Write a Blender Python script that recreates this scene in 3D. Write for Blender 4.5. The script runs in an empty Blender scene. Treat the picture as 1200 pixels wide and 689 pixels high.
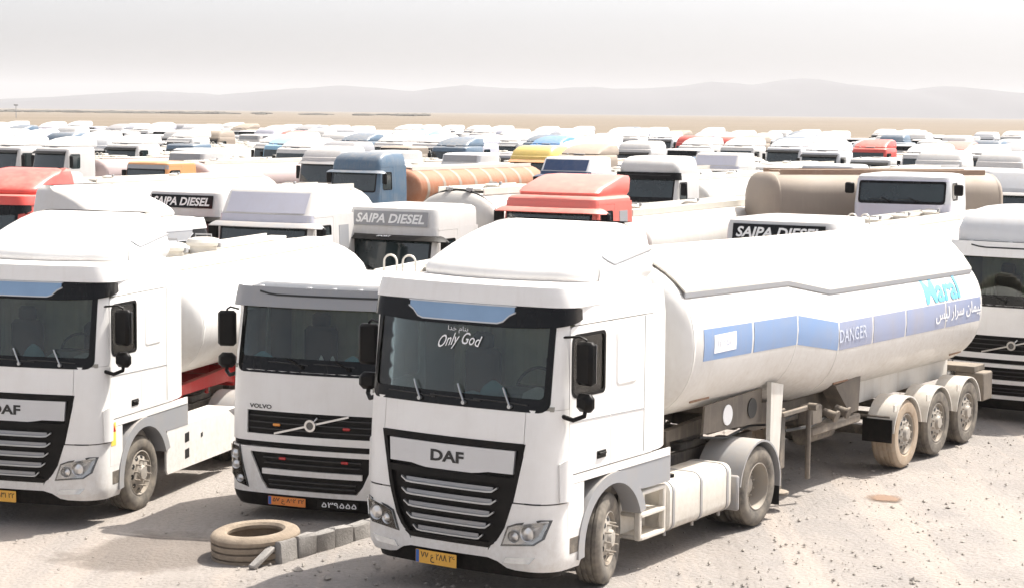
import bpy, bmesh, math, random
from mathutils import Vector, Matrix
random.seed(7)
R = math.radians
SC = bpy.context.scene
COL = SC.collection

# ------------------------------------------------------------------ camera, sky, sun, exposure
CAM_H, PITCH, ROLL, FPX = 5.1665, 0.0935, 0.0105, 2270.0
cam_data = bpy.data.cameras.new('camera'); cam = bpy.data.objects.new('camera', cam_data); COL.objects.link(cam)
cam_data.sensor_width = 36.0; cam_data.lens = FPX / 1200.0 * 36.0
cam_data.clip_start = 0.1; cam_data.clip_end = 60000.0
cam.matrix_world = Matrix.Translation((0, 0, CAM_H)) @ Matrix.Rotation(R(90) - PITCH, 4, 'X') @ Matrix.Rotation(ROLL, 4, 'Z')
SC.camera = cam
SUN_EL = R(58); SUN_H = (0.84, 0.54)                       # horizontal direction towards the sun
world = bpy.data.worlds.new('World'); SC.world = world; world.use_nodes = True
wn = world.node_tree.nodes; wl = world.node_tree.links
bg = wn['Background']; sky = wn.new('ShaderNodeTexSky'); sky.sky_type = 'NISHITA'; sky.sun_disc = False
sky.sun_elevation = SUN_EL; sky.sun_rotation = math.atan2(SUN_H[0], SUN_H[1])
sky.altitude = 900; sky.air_density = 0.55; sky.dust_density = 8.0; sky.ozone_density = 0.0
hs = wn.new('ShaderNodeHueSaturation'); hs.inputs['Saturation'].default_value = .35          # dusty, almost colourless sky
wl.new(sky.outputs[0], hs.inputs['Color']); wl.new(hs.outputs[0], bg.inputs[0]); bg.inputs[1].default_value = 0.12
sd = bpy.data.lights.new('sun', 'SUN'); sd.energy = 3.05; sd.angle = R(0.5); sd.color = (1.0, 0.945, 0.86)
sun = bpy.data.objects.new('sun', sd); COL.objects.link(sun)
hv = Vector((SUN_H[0], SUN_H[1], 0)).normalized() * math.cos(SUN_EL) + Vector((0, 0, math.sin(SUN_EL)))
sun.rotation_euler = hv.to_track_quat('Z', 'Y').to_euler()
SC.view_settings.view_transform = 'Standard'; SC.view_settings.look = 'None'
SC.view_settings.gamma = 1.0; SC.view_settings.use_curve_mapping = False
SC.view_settings.exposure = 1.42
SC.cycles.max_bounces = 8; SC.cycles.transparent_max_bounces = 12
SC.cycles.volume_bounces = 0

# ------------------------------------------------------------------ materials
MATS = {}
def nodes_of(name):
    m = bpy.data.materials.new(name); m.use_nodes = True
    nt = m.node_tree; return m, nt, nt.nodes, nt.links, nt.nodes['Principled BSDF']
def noise(nt, scale, detail=4, rough=.55, src=None, out='Object'):
    n = nt.nodes.new('ShaderNodeTexNoise'); n.inputs['Scale'].default_value = scale
    n.inputs['Detail'].default_value = detail; n.inputs['Roughness'].default_value = rough
    if src is None:
        tc = nt.nodes.new('ShaderNodeTexCoord'); src = tc.outputs[out]
    nt.links.new(src, n.inputs['Vector']); return n
def ramp(nt, fac, p0, p1, c0=(0, 0, 0, 1), c1=(1, 1, 1, 1)):
    r = nt.nodes.new('ShaderNodeValToRGB'); r.color_ramp.elements[0].position = p0; r.color_ramp.elements[1].position = p1
    r.color_ramp.elements[0].color = c0; r.color_ramp.elements[1].color = c1
    nt.links.new(fac, r.inputs[0]); return r
def mixc(nt, fac, a, b):
    m = nt.nodes.new('ShaderNodeMix'); m.data_type = 'RGBA'
    for sock, val in ((m.inputs[0], fac), (m.inputs[6], a), (m.inputs[7], b)):
        if hasattr(val, 'links'): nt.links.new(val, sock)
        elif isinstance(val, (int, float)): sock.default_value = val
        else: sock.default_value = tuple(val) + ((1,) if len(val) == 3 else ())
    return m.outputs[2]
def math_n(nt, op, a, b=0.0):
    m = nt.nodes.new('ShaderNodeMath'); m.operation = op
    for sock, val in ((m.inputs[0], a), (m.inputs[1], b)):
        if hasattr(val, 'links'): nt.links.new(val, sock)
        else: sock.default_value = val
    return m.outputs[0]
DUST = (0.42, 0.35, 0.275)
def paint(name, col, rough=.32, dust=.28, low=.55, metal=0.0, zlow=(1.15, .25), coat=.25, streak=True, spec=.5, settle=.55):
    """car paint or plastic with road dust: blotches, streaks that run down, and more of it near the ground"""
    if name in MATS: return MATS[name]
    m, nt, N, L, b = nodes_of(name)
    tc = N.new('ShaderNodeTexCoord'); ob = tc.outputs['Object']
    n1 = noise(nt, 1.7, 6, .62, ob); n2 = noise(nt, 14, 5, .65, ob)
    f = math_n(nt, 'MULTIPLY', ramp(nt, n1.outputs[0], .42, .78).outputs[0], dust)
    if streak:
        mp = N.new('ShaderNodeMapping'); mp.inputs['Scale'].default_value = (9, 9, .8); L.new(ob, mp.inputs[0])
        n3 = noise(nt, 1.3, 4, .6, mp.outputs[0])
        f = math_n(nt, 'ADD', f, math_n(nt, 'MULTIPLY', ramp(nt, n3.outputs[0], .52, .82).outputs[0], dust * .8))
    sp = N.new('ShaderNodeSeparateXYZ'); L.new(ob, sp.inputs[0])
    mr = N.new('ShaderNodeMapRange'); mr.inputs[1].default_value = zlow[0]; mr.inputs[2].default_value = zlow[1]
    L.new(sp.outputs[2], mr.inputs[0])
    lowf = math_n(nt, 'MULTIPLY', mr.outputs[0], math_n(nt, 'MULTIPLY', ramp(nt, n2.outputs[0], .25, .7).outputs[0], low))
    f = math_n(nt, 'ADD', f, lowf)
    if settle:                                            # fine dust settled on what faces up
        ge = N.new('ShaderNodeNewGeometry'); sz = N.new('ShaderNodeSeparateXYZ'); L.new(ge.outputs['Normal'], sz.inputs[0])
        n4 = noise(nt, 4.5, 6, .7, ob)
        f = math_n(nt, 'ADD', f, math_n(nt, 'MULTIPLY', ramp(nt, sz.outputs[2], .45, .95).outputs[0], math_n(nt, 'MULTIPLY', ramp(nt, n4.outputs[0], .25, .75).outputs[0], settle)))
    f = math_n(nt, 'MINIMUM', f, .95)
    L.new(mixc(nt, f, col, DUST), b.inputs['Base Color'])
    L.new(math_n(nt, 'ADD', math_n(nt, 'MULTIPLY', f, .5), rough), b.inputs['Roughness'])
    b.inputs['Specular IOR Level'].default_value = spec; b.inputs['Metallic'].default_value = metal; b.inputs['Coat Weight'].default_value = coat * .6; b.inputs['Coat Roughness'].default_value = .12
    MATS[name] = m; return m
def plain(name, col, rough=.5, metal=0.0, var=.15, scale=6, coat=0.0, bump=0.0):
    if name in MATS: return MATS[name]
    m, nt, N, L, b = nodes_of(name)
    n1 = noise(nt, scale, 5, .6)
    c2 = tuple(min(1, c * (1 + var) + .01) for c in col); c1 = tuple(c * (1 - var) for c in col)
    L.new(mixc(nt, n1.outputs[0], c1, c2), b.inputs['Base Color'])
    b.inputs['Roughness'].default_value = rough; b.inputs['Metallic'].default_value = metal; b.inputs['Coat Weight'].default_value = coat
    if bump:
        n2 = noise(nt, scale * 4, 6, .7); bp = N.new('ShaderNodeBump'); bp.inputs['Strength'].default_value = bump; bp.inputs['Distance'].default_value = .02; L.new(n2.outputs[0], bp.inputs['Height']); L.new(bp.outputs[0], b.inputs['Normal'])
    MATS[name] = m; return m
def glass(name, tint, refl=.06, rough=.02):
    if name in MATS: return MATS[name]
    m = bpy.data.materials.new(name); m.use_nodes = True; nt = m.node_tree; N = nt.nodes; L = nt.links; N.clear()
    o = N.new('ShaderNodeOutputMaterial'); t = N.new('ShaderNodeBsdfTransparent'); t.inputs[0].default_value = (*tint, 1)
    g = N.new('ShaderNodeBsdfGlossy'); g.inputs['Roughness'].default_value = rough; g.inputs[0].default_value = (1, 1, 1, 1)
    fr = N.new('ShaderNodeFresnel'); fr.inputs[0].default_value = 1.46
    d = N.new('ShaderNodeBsdfDiffuse'); d.inputs[0].default_value = (*DUST, 1)
    mx = N.new('ShaderNodeMixShader'); L.new(fr.outputs[0], mx.inputs[0]); L.new(t.outputs[0], mx.inputs[1]); L.new(g.outputs[0], mx.inputs[2])
    m2 = N.new('ShaderNodeMixShader'); nn = noise(nt, 3.0, 6, .7)
    L.new(math_n(nt, 'MULTIPLY', ramp(nt, nn.outputs[0], .4, .8).outputs[0], .06), m2.inputs[0])
    L.new(mx.outputs[0], m2.inputs[1]); L.new(d.outputs[0], m2.inputs[2]); L.new(m2.outputs[0], o.inputs[0])
    MATS[name] = m; return m

WHITE = paint('paint_white', (.80, .79, .775), dust=.17, low=.42)
FIELDW = paint('paint_field_white', (.60, .59, .58), dust=.22, low=.3); TANKF = paint('paint_field_tank', (.52, .51, .49), dust=.3, low=.4, zlow=(2.2, 1.1), rough=.45)
CREAM = paint('paint_cream', (.68, .65, .59), dust=.20, low=.5)
TANKW = paint('paint_tank_white', (.72, .71, .69), dust=.20, low=.45, zlow=(2.5, 1.2), rough=.38)
GREYP = paint('plastic_grey', (.29, .30, .32), dust=.25, low=.5, rough=.5, coat=0)
SILVER = paint('paint_silver', (.55, .56, .58), dust=.12, low=.3, metal=.35, rough=.35)
BLACK = paint('plastic_black', (.005, .005, .0055), dust=.025, low=.04, rough=.42, coat=0, spec=.15, settle=.05)
GLOSSB = paint('gloss_black', (.004, .004, .0045), dust=.012, low=.03, rough=.16, coat=.03, spec=.2, settle=.03)
CHASSIS = paint('chassis_dark', (.045, .043, .04), dust=.35, low=.6, rough=.7, coat=0)
CHASSISB = paint('chassis_dusty', (.11, .095, .08), dust=.32, low=.4, rough=.75, coat=0)
CHASSISW = paint('chassis_white', (.62, .60, .56), dust=.4, low=.7, rough=.5, coat=0)
CHROME = plain('bare_metal', (.62, .62, .62), .28, .9, .1)
SLATD = plain('slat_dark', (.022, .022, .023), .5, 0, .2)
SLATM = plain('slat_metal', (.42, .44, .46), .32, .75, .12)
LENS = plain('lamp_lens', (.62, .63, .63), .07, .35, .25, 20, .8)
LENSD = plain('lamp_dark', (.10, .10, .10), .15, .3, .2)
AMBER = plain('amber_lens', (.8, .30, .05), .2, 0, .1)
REDL = plain('red_lens', (.45, .03, .03), .25, 0, .1)
PLATE = plain('plate_yellow', (.80, .42, .06), .5, 0, .08)
PLATEO = plain('plate_orange', (.80, .25, .05), .5, 0, .08)
PLATEB = plain('plate_blue', (.04, .13, .42), .5, 0, .1)
INK = plain('ink_black', (.012, .012, .012), .5, 0, .1)
INKW = plain('ink_white', (.82, .82, .82), .5, 0, .03)
INKC = plain('ink_cyan', (.14, .46, .66), .5, 0, .08)
INKG = plain('ink_grey', (.50, .54, .64), .5, 0, .05)
BAND = paint('band_blue', (.17, .29, .52), dust=.25, low=.1)
BAND2 = paint('band_slate', (.26, .31, .47), dust=.3, low=.1)
VISORB = plain('visor_blue', (.19, .31, .48), .14, 0, .12, 3, .5)
INTER = plain('cab_interior', (.28, .27, .24), .8, 0, .2)
BEIGE = plain('cab_beige', (.72, .65, .47), .85, 0, .25, 3)
SEAT = plain('seat_cloth', (.03, .03, .035), .9, 0, .2)
CYAN = plain('cloth_cyan', (.20, .50, .62), .7, 0, .2)
PAPER = plain('paper_white', (.8, .82, .82), .6, 0, .05)
WIND = glass('windscreen_glass', (.62, .68, .66))
SIDEG = glass('side_glass', (.55, .60, .58))
DARKG = plain('dark_glass', (.012, .022, .024), .06, 0, .4, 2, .6)
LAMPG = glass('lamp_glass', (.92, .92, .92), rough=.03)
CONC = plain('concrete', (.25, .235, .22), .9, 0, .35, 9, 0, .6)
RUST = paint('rusty_brown', (.22, .12, .07), dust=.4, low=.4, rough=.8, coat=0)
REDC = paint('chassis_red', (.52, .025, .025), dust=.15, low=.2, rough=.5)
def tyre_mat():
    m, nt, N, L, b = nodes_of('tyre_rubber')
    n1 = noise(nt, 5, 6, .65); n2 = noise(nt, 40, 3, .6)
    c = mixc(nt, ramp(nt, n1.outputs[0], .30, .72).outputs[0], (.045, .042, .04), (.30, .26, .21))
    c = mixc(nt, math_n(nt, 'MULTIPLY', n2.outputs[0], .35), c, (.06, .055, .05))
    L.new(c, b.inputs['Base Color']); b.inputs['Roughness'].default_value = .9
    return m
TYRE = tyre_mat()
TYREB = paint('tyre_muddy', (.30, .22, .15), dust=.5, low=.5, rough=.9, coat=0)
RIM = paint('rim_dusty', (.34, .32, .29), dust=.4, low=.3, rough=.6, coat=0, metal=.2)

# ------------------------------------------------------------------ mesh building
def lerp(a, b, t): return a + (b - a) * t
def tab(t, x):
    if x <= t[0][0]: return t[0][1]
    for (a, b), (c, d) in zip(t, t[1:]):
        if x <= c: return lerp(b, d, (x - a) / (c - a))
    return t[-1][1]
def sstep(a, b, x):
    t = max(0, min(1, (x - a) / (b - a))); return t * t * (3 - 2 * t)
class MB:
    def __init__(s): s.v = []; s.f = []
    def add(s, vs, fs):
        o = len(s.v); s.v += [tuple(p) for p in vs]; s.f += [tuple(i + o for i in f) for f in fs]; return s
    def box(s, c, d, b=.008, rot=None):
        """box with chamfered edges, centre c, full size d"""
        hx, hy, hz = d[0] / 2, d[1] / 2, d[2] / 2; b = min(b, hx * .9, hy * .9, hz * .9)
        vs = []; idx = {}
        for sx in (-1, 1):
            for sy in (-1, 1):
                for sz in (-1, 1):
                    for ax in range(3):
                        p = [sx * (hx - b), sy * (hy - b), sz * (hz - b)]; p[ax] = (sx * hx, sy * hy, sz * hz)[ax]
                        idx[(sx, sy, sz, ax)] = len(vs); vs.append(p)
        fs = []
        for ax in range(3):
            o1, o2 = [(1, 2), (2, 0), (0, 1)][ax]
            for sg in (-1, 1):
                q = []
                for a, c2 in ((-1, -1), (1, -1), (1, 1), (-1, 1)):
                    k = [0, 0, 0]; k[ax] = sg; k[o1] = a; k[o2] = c2; q.append(idx[(*k, ax)])
                fs.append(q if sg > 0 else q[::-1])
        for ax in range(3):                                         # edges along ax
            o1, o2 = [(1, 2), (2, 0), (0, 1)][ax]
            for a in (-1, 1):
                for c2 in (-1, 1):
                    def k(t, w):
                        q = [0, 0, 0]; q[ax] = t; q[o1] = a; q[o2] = c2; return idx[(*q, w)]
                    fs.append((k(-1, o1), k(1, o1), k(1, o2), k(-1, o2)))
        for sx in (-1, 1):
            for sy in (-1, 1):
                for sz in (-1, 1): fs.append([idx[(sx, sy, sz, ax)] for ax in range(3)])
        cv = Vector(c); m = rot.to_3x3() if rot else None
        return s.add([(m @ Vector(p) if m else Vector(p)) + cv for p in vs], fs)
    def cyl(s, p0, p1, r0, r1=None, n=12, caps=True):
        r1 = r0 if r1 is None else r1; p0 = Vector(p0); p1 = Vector(p1); d = (p1 - p0).normalized()
        a = d.orthogonal().normalized(); b = d.cross(a); vs = []
        for p, r in ((p0, r0), (p1, r1)):
            for i in range(n):
                t = 2 * math.pi * i / n; vs.append(p + (a * math.cos(t) + b * math.sin(t)) * r)
        fs = [(i, (i + 1) % n, n + (i + 1) % n, n + i) for i in range(n)]
        if caps: fs += [tuple(range(n))[::-1], tuple(range(n, 2 * n))]
        return s.add(vs, fs)
    def tube(s, pts, r, n=6):
        pts = [Vector(p) for p in pts]; vs = []; prev = None
        for i, p in enumerate(pts):
            d = (pts[min(i + 1, len(pts) - 1)] - pts[max(i - 1, 0)]).normalized()
            a = d.orthogonal().normalized() if prev is None else (prev - d * prev.dot(d)).normalized()
            prev = a; b = d.cross(a)
            vs += [p + (a * math.cos(2 * math.pi * k / n) + b * math.sin(2 * math.pi * k / n)) * r for k in range(n)]
        fs = [(i * n + k, i * n + (k + 1) % n, (i + 1) * n + (k + 1) % n, (i + 1) * n + k) for i in range(len(pts) - 1) for k in range(n)]
        fs += [tuple(range(n))[::-1], tuple(range((len(pts) - 1) * n, len(pts) * n))]
        return s.add(vs, fs)
    def lathe(s, prof, o=(0, 0, 0), axis='X', n=32, closed=False):
        """prof: list of (radius, height along axis)"""
        vs = []
        for i in range(n):
            t = 2 * math.pi * i / n; c, q = math.cos(t), math.sin(t)
            for r, h in prof:
                p = {'X': (h, r * c, r * q), 'Y': (r * q, h, r * c), 'Z': (r * c, r * q, h)}[axis]
                vs.append((p[0] + o[0], p[1] + o[1], p[2] + o[2]))
        k = len(prof); fs = []
        for i in range(n):
            for j in range(k if closed else k - 1):
                j2 = (j + 1) % k; i2 = (i + 1) % n
                fs.append((i * k + j, i * k + j2, i2 * k + j2, i2 * k + j))
        return s.add(vs, fs)
    def grid(s, fn, nu, nv, th=0.0, ctr=None):
        """sheet from fn(u,v), thickened inwards (away from the side that faces off ctr)"""
        P = [[Vector(fn(i / nu, j / nv)) for j in range(nv + 1)] for i in range(nu + 1)]
        vs = [p for row in P for p in row]; w = nv + 1
        fs = [(i * w + j, (i + 1) * w + j, (i + 1) * w + j + 1, i * w + j + 1) for i in range(nu) for j in range(nv)]
        if th:
            back = []
            for i in range(nu + 1):
                for j in range(nv + 1):
                    du = P[min(i + 1, nu)][j] - P[max(i - 1, 0)][j]; dv = P[i][min(j + 1, nv)] - P[i][max(j - 1, 0)]
                    n = du.cross(dv)
                    n = n.normalized() if n.length > 1e-9 else Vector((0, -1, 0))
                    if n.dot(P[i][j] - Vector(ctr)) < 0: n = -n
                    back.append(P[i][j] - n * th)
            o = len(vs); vs += back
            fs += [tuple(o + q for q in f[::-1]) for f in fs]
            rim = [i * w for i in range(nu + 1)] + [nu * w + j for j in range(1, w)] + [i * w + nv for i in range(nu - 1, -1, -1)] + [j for j in range(nv - 1, 0, -1)]
            for a, b in zip(rim, rim[1:] + rim[:1]): fs.append((b, a, a + o, b + o))
        return s.add(vs, fs)
    def ring(s, outer, inner, th, nrm):
        """band between two outlines with the same number of points, thickened along -nrm"""
        n = len(outer); nv = Vector(nrm) * th
        vs = [Vector(p) for p in outer] + [Vector(p) for p in inner]
        vs += [p - nv for p in vs]; fs = []
        for i in range(n):
            j = (i + 1) % n
            fs += [(i, j, n + j, n + i), (2 * n + j, 2 * n + i, 3 * n + i, 3 * n + j), (j, i, 2 * n + i, 2 * n + j), (n + i, n + j, 3 * n + j, 3 * n + i)]
        return s.add(vs, fs)
    def slab(s, pts, nrm, th):
        """outline filled by a fan from its centre, thickened along -nrm"""
        n = len(pts); P = [Vector(p) for p in pts]; c = sum(P, Vector()) / n; nv = Vector(nrm) * th
        vs = P + [c] + [p - nv for p in P] + [c - nv]; fs = []
        for i in range(n):
            j = (i + 1) % n; fs += [(i, j, n), (n + 1 + j, n + 1 + i, 2 * n + 1), (j, i, n + 1 + i, n + 1 + j)]
        return s.add(vs, fs)
    def prism(s, poly, fn, a, b):
        """closed polygon extruded from a to b: fn(p, q, t) gives the point"""
        n = len(poly); vs = [fn(p, q, a) for p, q in poly] + [fn(p, q, b) for p, q in poly]
        fs = [tuple(range(n)), tuple(range(2 * n - 1, n - 1, -1))] + [(i, n + i, n + (i + 1) % n, (i + 1) % n) for i in range(n)]
        return s.add(vs, fs)
    def loft(s, loops, cap0=True, cap1=True):
        n = len(loops[0]); vs = [p for l in loops for p in l]
        fs = [(k * n + i, k * n + (i + 1) % n, (k + 1) * n + (i + 1) % n, (k + 1) * n + i) for k in range(len(loops) - 1) for i in range(n)]
        if cap0: fs.append(tuple(range(n))[::-1])
        if cap1: fs.append(tuple(range((len(loops) - 1) * n, len(loops) * n)))
        return s.add(vs, fs)
    def mirror(s):
        return MB().add([(-x, y, z) for x, y, z in s.v], [f[::-1] for f in s.f])
    def move(s, d): s.v = [(x + d[0], y + d[1], z + d[2]) for x, y, z in s.v]; return s
def make_mesh(m, name, mat, smooth=38):
    me = bpy.data.meshes.new(name); me.from_pydata(m.v, [], m.f)
    bm = bmesh.new(); bm.from_mesh(me); bmesh.ops.recalc_face_normals(bm, faces=bm.faces[:]); bm.to_mesh(me); bm.free()
    if smooth:
        me.shade_smooth(); me.set_sharp_from_angle(angle=R(smooth))
    me.materials.append(mat); return me
def obj(name, me, parent=None, loc=None, rz=0):
    o = bpy.data.objects.new(name, me); COL.objects.link(o); o.parent = parent
    if loc is not None: o.location = loc
    if rz: o.rotation_euler = (0, 0, rz)
    return o
def build(m, name, mat, parent=None, smooth=38): return obj(name, make_mesh(m, name, mat, smooth), parent)
def tag(o, label, cat, group=None):
    o['label'] = label; o['category'] = cat
    if group: o['group'] = group
    return o
def empty(name, loc, rz):
    o = bpy.data.objects.new(name, None); COL.objects.link(o); o.location = loc; o.rotation_euler = (0, 0, rz); o.empty_display_size = .3; return o
def rr(x0, x1, z0, z1, r, n=6, k=4):
    """rounded rectangle outline, n points on each edge, k on each corner"""
    pts = []; rs = r if isinstance(r, (tuple, list)) else (r,) * 4
    cs = ((x1, z0, 1, -1, rs[0]), (x1, z1, 1, 1, rs[1]), (x0, z1, -1, 1, rs[2]), (x0, z0, -1, -1, rs[3]))
    ang = (-90, 0, 90, 180); arcs = []
    for (cx, cz, sx, sz, q), a0 in zip(cs, ang):
        q = max(q, .001); arcs.append([(cx - sx * q + q * math.cos(R(a0 + 90 * i / k)), cz - sz * q + q * math.sin(R(a0 + 90 * i / k))) for i in range(k + 1)])
    for i in range(4):
        a, b = arcs[i], arcs[(i + 1) % 4]; pts += a
        for j in range(1, n): pts.append((lerp(a[-1][0], b[0][0], j / n), lerp(a[-1][1], b[0][1], j / n)))
    return pts
def outline(w, y0, y1, b, rf, rb, z, n=5):
    """plan outline of a cab roof: flat back, bulged front, rounded corners"""
    pts = []
    for i in range(n + 1):
        t = R(-90 + 90 * i / n); pts.append((w - rf + rf * math.cos(t), y0 + b + rf + rf * math.sin(t), z))
    pts.append((w, (y0 + y1) / 2, z))
    for i in range(n + 1):
        t = R(90 * i / n); pts.append((w - rb + rb * math.cos(t), y1 - rb + rb * math.sin(t), z))
    L = [(-x, y, z) for x, y, z in pts[::-1]]; out = pts + L
    xs = w - rf
    for i in range(1, 6):
        x = lerp(-xs, xs, i / 6); out.append((x, y0 + b * (x / xs) ** 2, z))
    return out
TXT = {}
def text(s, height, width=None, shear=0.0, bold=0.0, mono=False):
    """flat lettering as a builder in (x, y), centred; height is the cap height"""
    c = bpy.data.curves.new('t', 'FONT'); c.body = s; c.resolution_u = 3; c.shear = shear; c.offset = bold
    o = bpy.data.objects.new('t', c); COL.objects.link(o)
    dg = bpy.context.evaluated_depsgraph_get(); me = bpy.data.meshes.new_from_object(o.evaluated_get(dg))
    V = [v.co.copy() for v in me.vertices]; Fs = [tuple(p.vertices) for p in me.polygons]
    bpy.data.objects.remove(o); bpy.data.curves.remove(c); bpy.data.meshes.remove(me)
    x0, x1 = min(v.x for v in V), max(v.x for v in V); y0, y1 = min(v.y for v in V), max(v.y for v in V)
    k = height / (y1 - y0); kx = width / (x1 - x0) if width else k
    return MB().add([((v.x - (x0 + x1) / 2) * kx, (v.y - (y0 + y1) / 2) * k, 0) for v in V], Fs)
def map_text(t, fn, step=None):
    """lay lettering on a curved surface; step: longest edge left before it is bent"""
    if step:
        me = bpy.data.meshes.new('t'); me.from_pydata(t.v, [], t.f); bm = bmesh.new(); bm.from_mesh(me); bmesh.ops.triangulate(bm, faces=bm.faces[:])
        for _ in range(4):
            es = [e for e in bm.edges if e.calc_length() > step]
            if not es: break
            bmesh.ops.subdivide_edges(bm, edges=es, cuts=1); bmesh.ops.triangulate(bm, faces=bm.faces[:])
        bm.verts.index_update(); t = MB().add([v.co for v in bm.verts], [[v.index for v in f.verts] for f in bm.faces]); bm.free(); bpy.data.meshes.remove(me)
    return MB().add([fn(x, y) for x, y, _ in t.v], t.f)
def ar(s):
    """joined Arabic-script word in left-to-right glyph order, from (isolated, final, initial, medial) forms"""
    F = {'ا': ('\uFE8D', '\uFE8E', None, None), 'ب': ('\uFE8F', '\uFE90', '\uFE91', '\uFE92'), 'پ': ('\uFB56', '\uFB57', '\uFB58', '\uFB59'), 'ر': ('\uFEAD', '\uFEAE', None, None),
         'ز': ('\uFEAF', '\uFEB0', None, None), 'س': ('\uFEB1', '\uFEB2', '\uFEB3', '\uFEB4'), 'ف': ('\uFED1', '\uFED2', '\uFED3', '\uFED4'), 'ل': ('\uFEDD', '\uFEDE', '\uFEDF', '\uFEE0'),
         'م': ('\uFEE1', '\uFEE2', '\uFEE3', '\uFEE4'), 'ن': ('\uFEE5', '\uFEE6', '\uFEE7', '\uFEE8'), 'ی': ('\uFBFC', '\uFBFD', '\uFBFE', '\uFBFF'), 'ه': ('\uFEE9', '\uFEEA', '\uFEEB', '\uFEEC'), 'خ': ('\uFEA5', '\uFEA6', '\uFEA7', '\uFEA8'), 'د': ('\uFEA9', '\uFEAA', None, None)}
    out = ''
    for w in s.split(' '):
        g = ''; joined = False
        for i, ch in enumerate(w):
            iso, fin, ini, med = F[ch]; nxt = i + 1 < len(w) and ini is not None
            g += (med if joined and nxt else fin if joined else ini if nxt else iso); joined = nxt
        out = g[::-1] + (' ' + out if out else '')
    return out
# ------------------------------------------------------------------ wheels
WH = {}
def wheel_meshes(kind):
    if kind in WH: return WH[kind]
    dual = kind == 'drive'; hw = .15 if kind != 'super' else .185; r = .505
    n = 40 if kind != 'far' else 16
    def half(s):
        t = [(.292, hw * .78), (.33, hw * .97), (.40, hw * 1.03), (.46, hw), (.492, hw * .86), (r, hw * .74)]
        if kind != 'far': t += [(r, hw * .50), (r - .014, hw * .48), (r - .014, hw * .38), (r, hw * .36), (r, hw * .10), (r - .014, hw * .08)]
        return t
    a = half(1); prof = a + [(q, -h) for q, h in a[::-1]]
    m = MB().lathe(prof, n=n, closed=True)
    if dual: m.lathe([(q, h - .345) for q, h in prof], n=n, closed=True)
    ty = make_mesh(m, 'wheel', TYRE, 30)
    f = MB(); d = {'steer': .115, 'drive': -.05, 'super': .14, 'far': .06}[kind]
    f.lathe([(.305, hw * .80), (.303, hw * .9), (.290, hw * .92), (.280, hw * .6), (.262, d - .03), (.235, d), (.185, d + .015), (.165, d + .02), (.140, d + .022), (.110, d + .028), (.100, d + .055), (.085, d + .070), (.0, d + .074)], n=n)
    f.lathe([(.30, -hw * .8), (.22, -hw * .5), (.0, -hw * .4)], n=n)
    if kind != 'far':
        for i in range(10):
            t = 2 * math.pi * i / 10; y, z = .172 * math.cos(t), .172 * math.sin(t)
            f.cyl((d + .01, y, z), (d + (.09 if kind == 'steer' else .05), y, z), .016, .008 if kind == 'steer' else .014, 6)
    rim = make_mesh(f, 'rim', RIM, 35)
    vm = None
    if kind != 'far':
        v = MB()
        for i in range(10):
            t = 2 * math.pi * (i + .5) / 10; c, s = math.cos(t), math.sin(t); pts = []
            for k in range(8):
                a2 = 2 * math.pi * k / 8; rr_, tt = .222 + .028 * math.cos(a2), .036 * math.sin(a2)
                hh = tab([(.185, d + .015), (.235, d), (.262, d - .03)], rr_) + .004
                pts.append((hh, rr_ * c - tt * s, rr_ * s + tt * c))
            v.slab(pts, (1, 0, 0), .003)
        vm = make_mesh(v, 'rim_vents', INK, 0)
    WH[kind] = (ty, rim, vm); return WH[kind]
def wheel(E, x, y, kind, side, steer=0.0, z=.505, tyre=None):
    ty, rim, vm = wheel_meshes(kind)
    w = obj('wheel', ty, E, (x * side, y, z), (0 if side > 0 else math.pi) + steer)
    w.rotation_euler = (random.uniform(0, 6) if kind != 'far' else 0, 0, (0 if side > 0 else math.pi) + steer)
    obj('rim', rim, w)
    if vm: obj('rim_vents', vm, w)
    if tyre:
        w.material_slots[0].link = 'OBJECT'; w.material_slots[0].material = tyre
    return w

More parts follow.
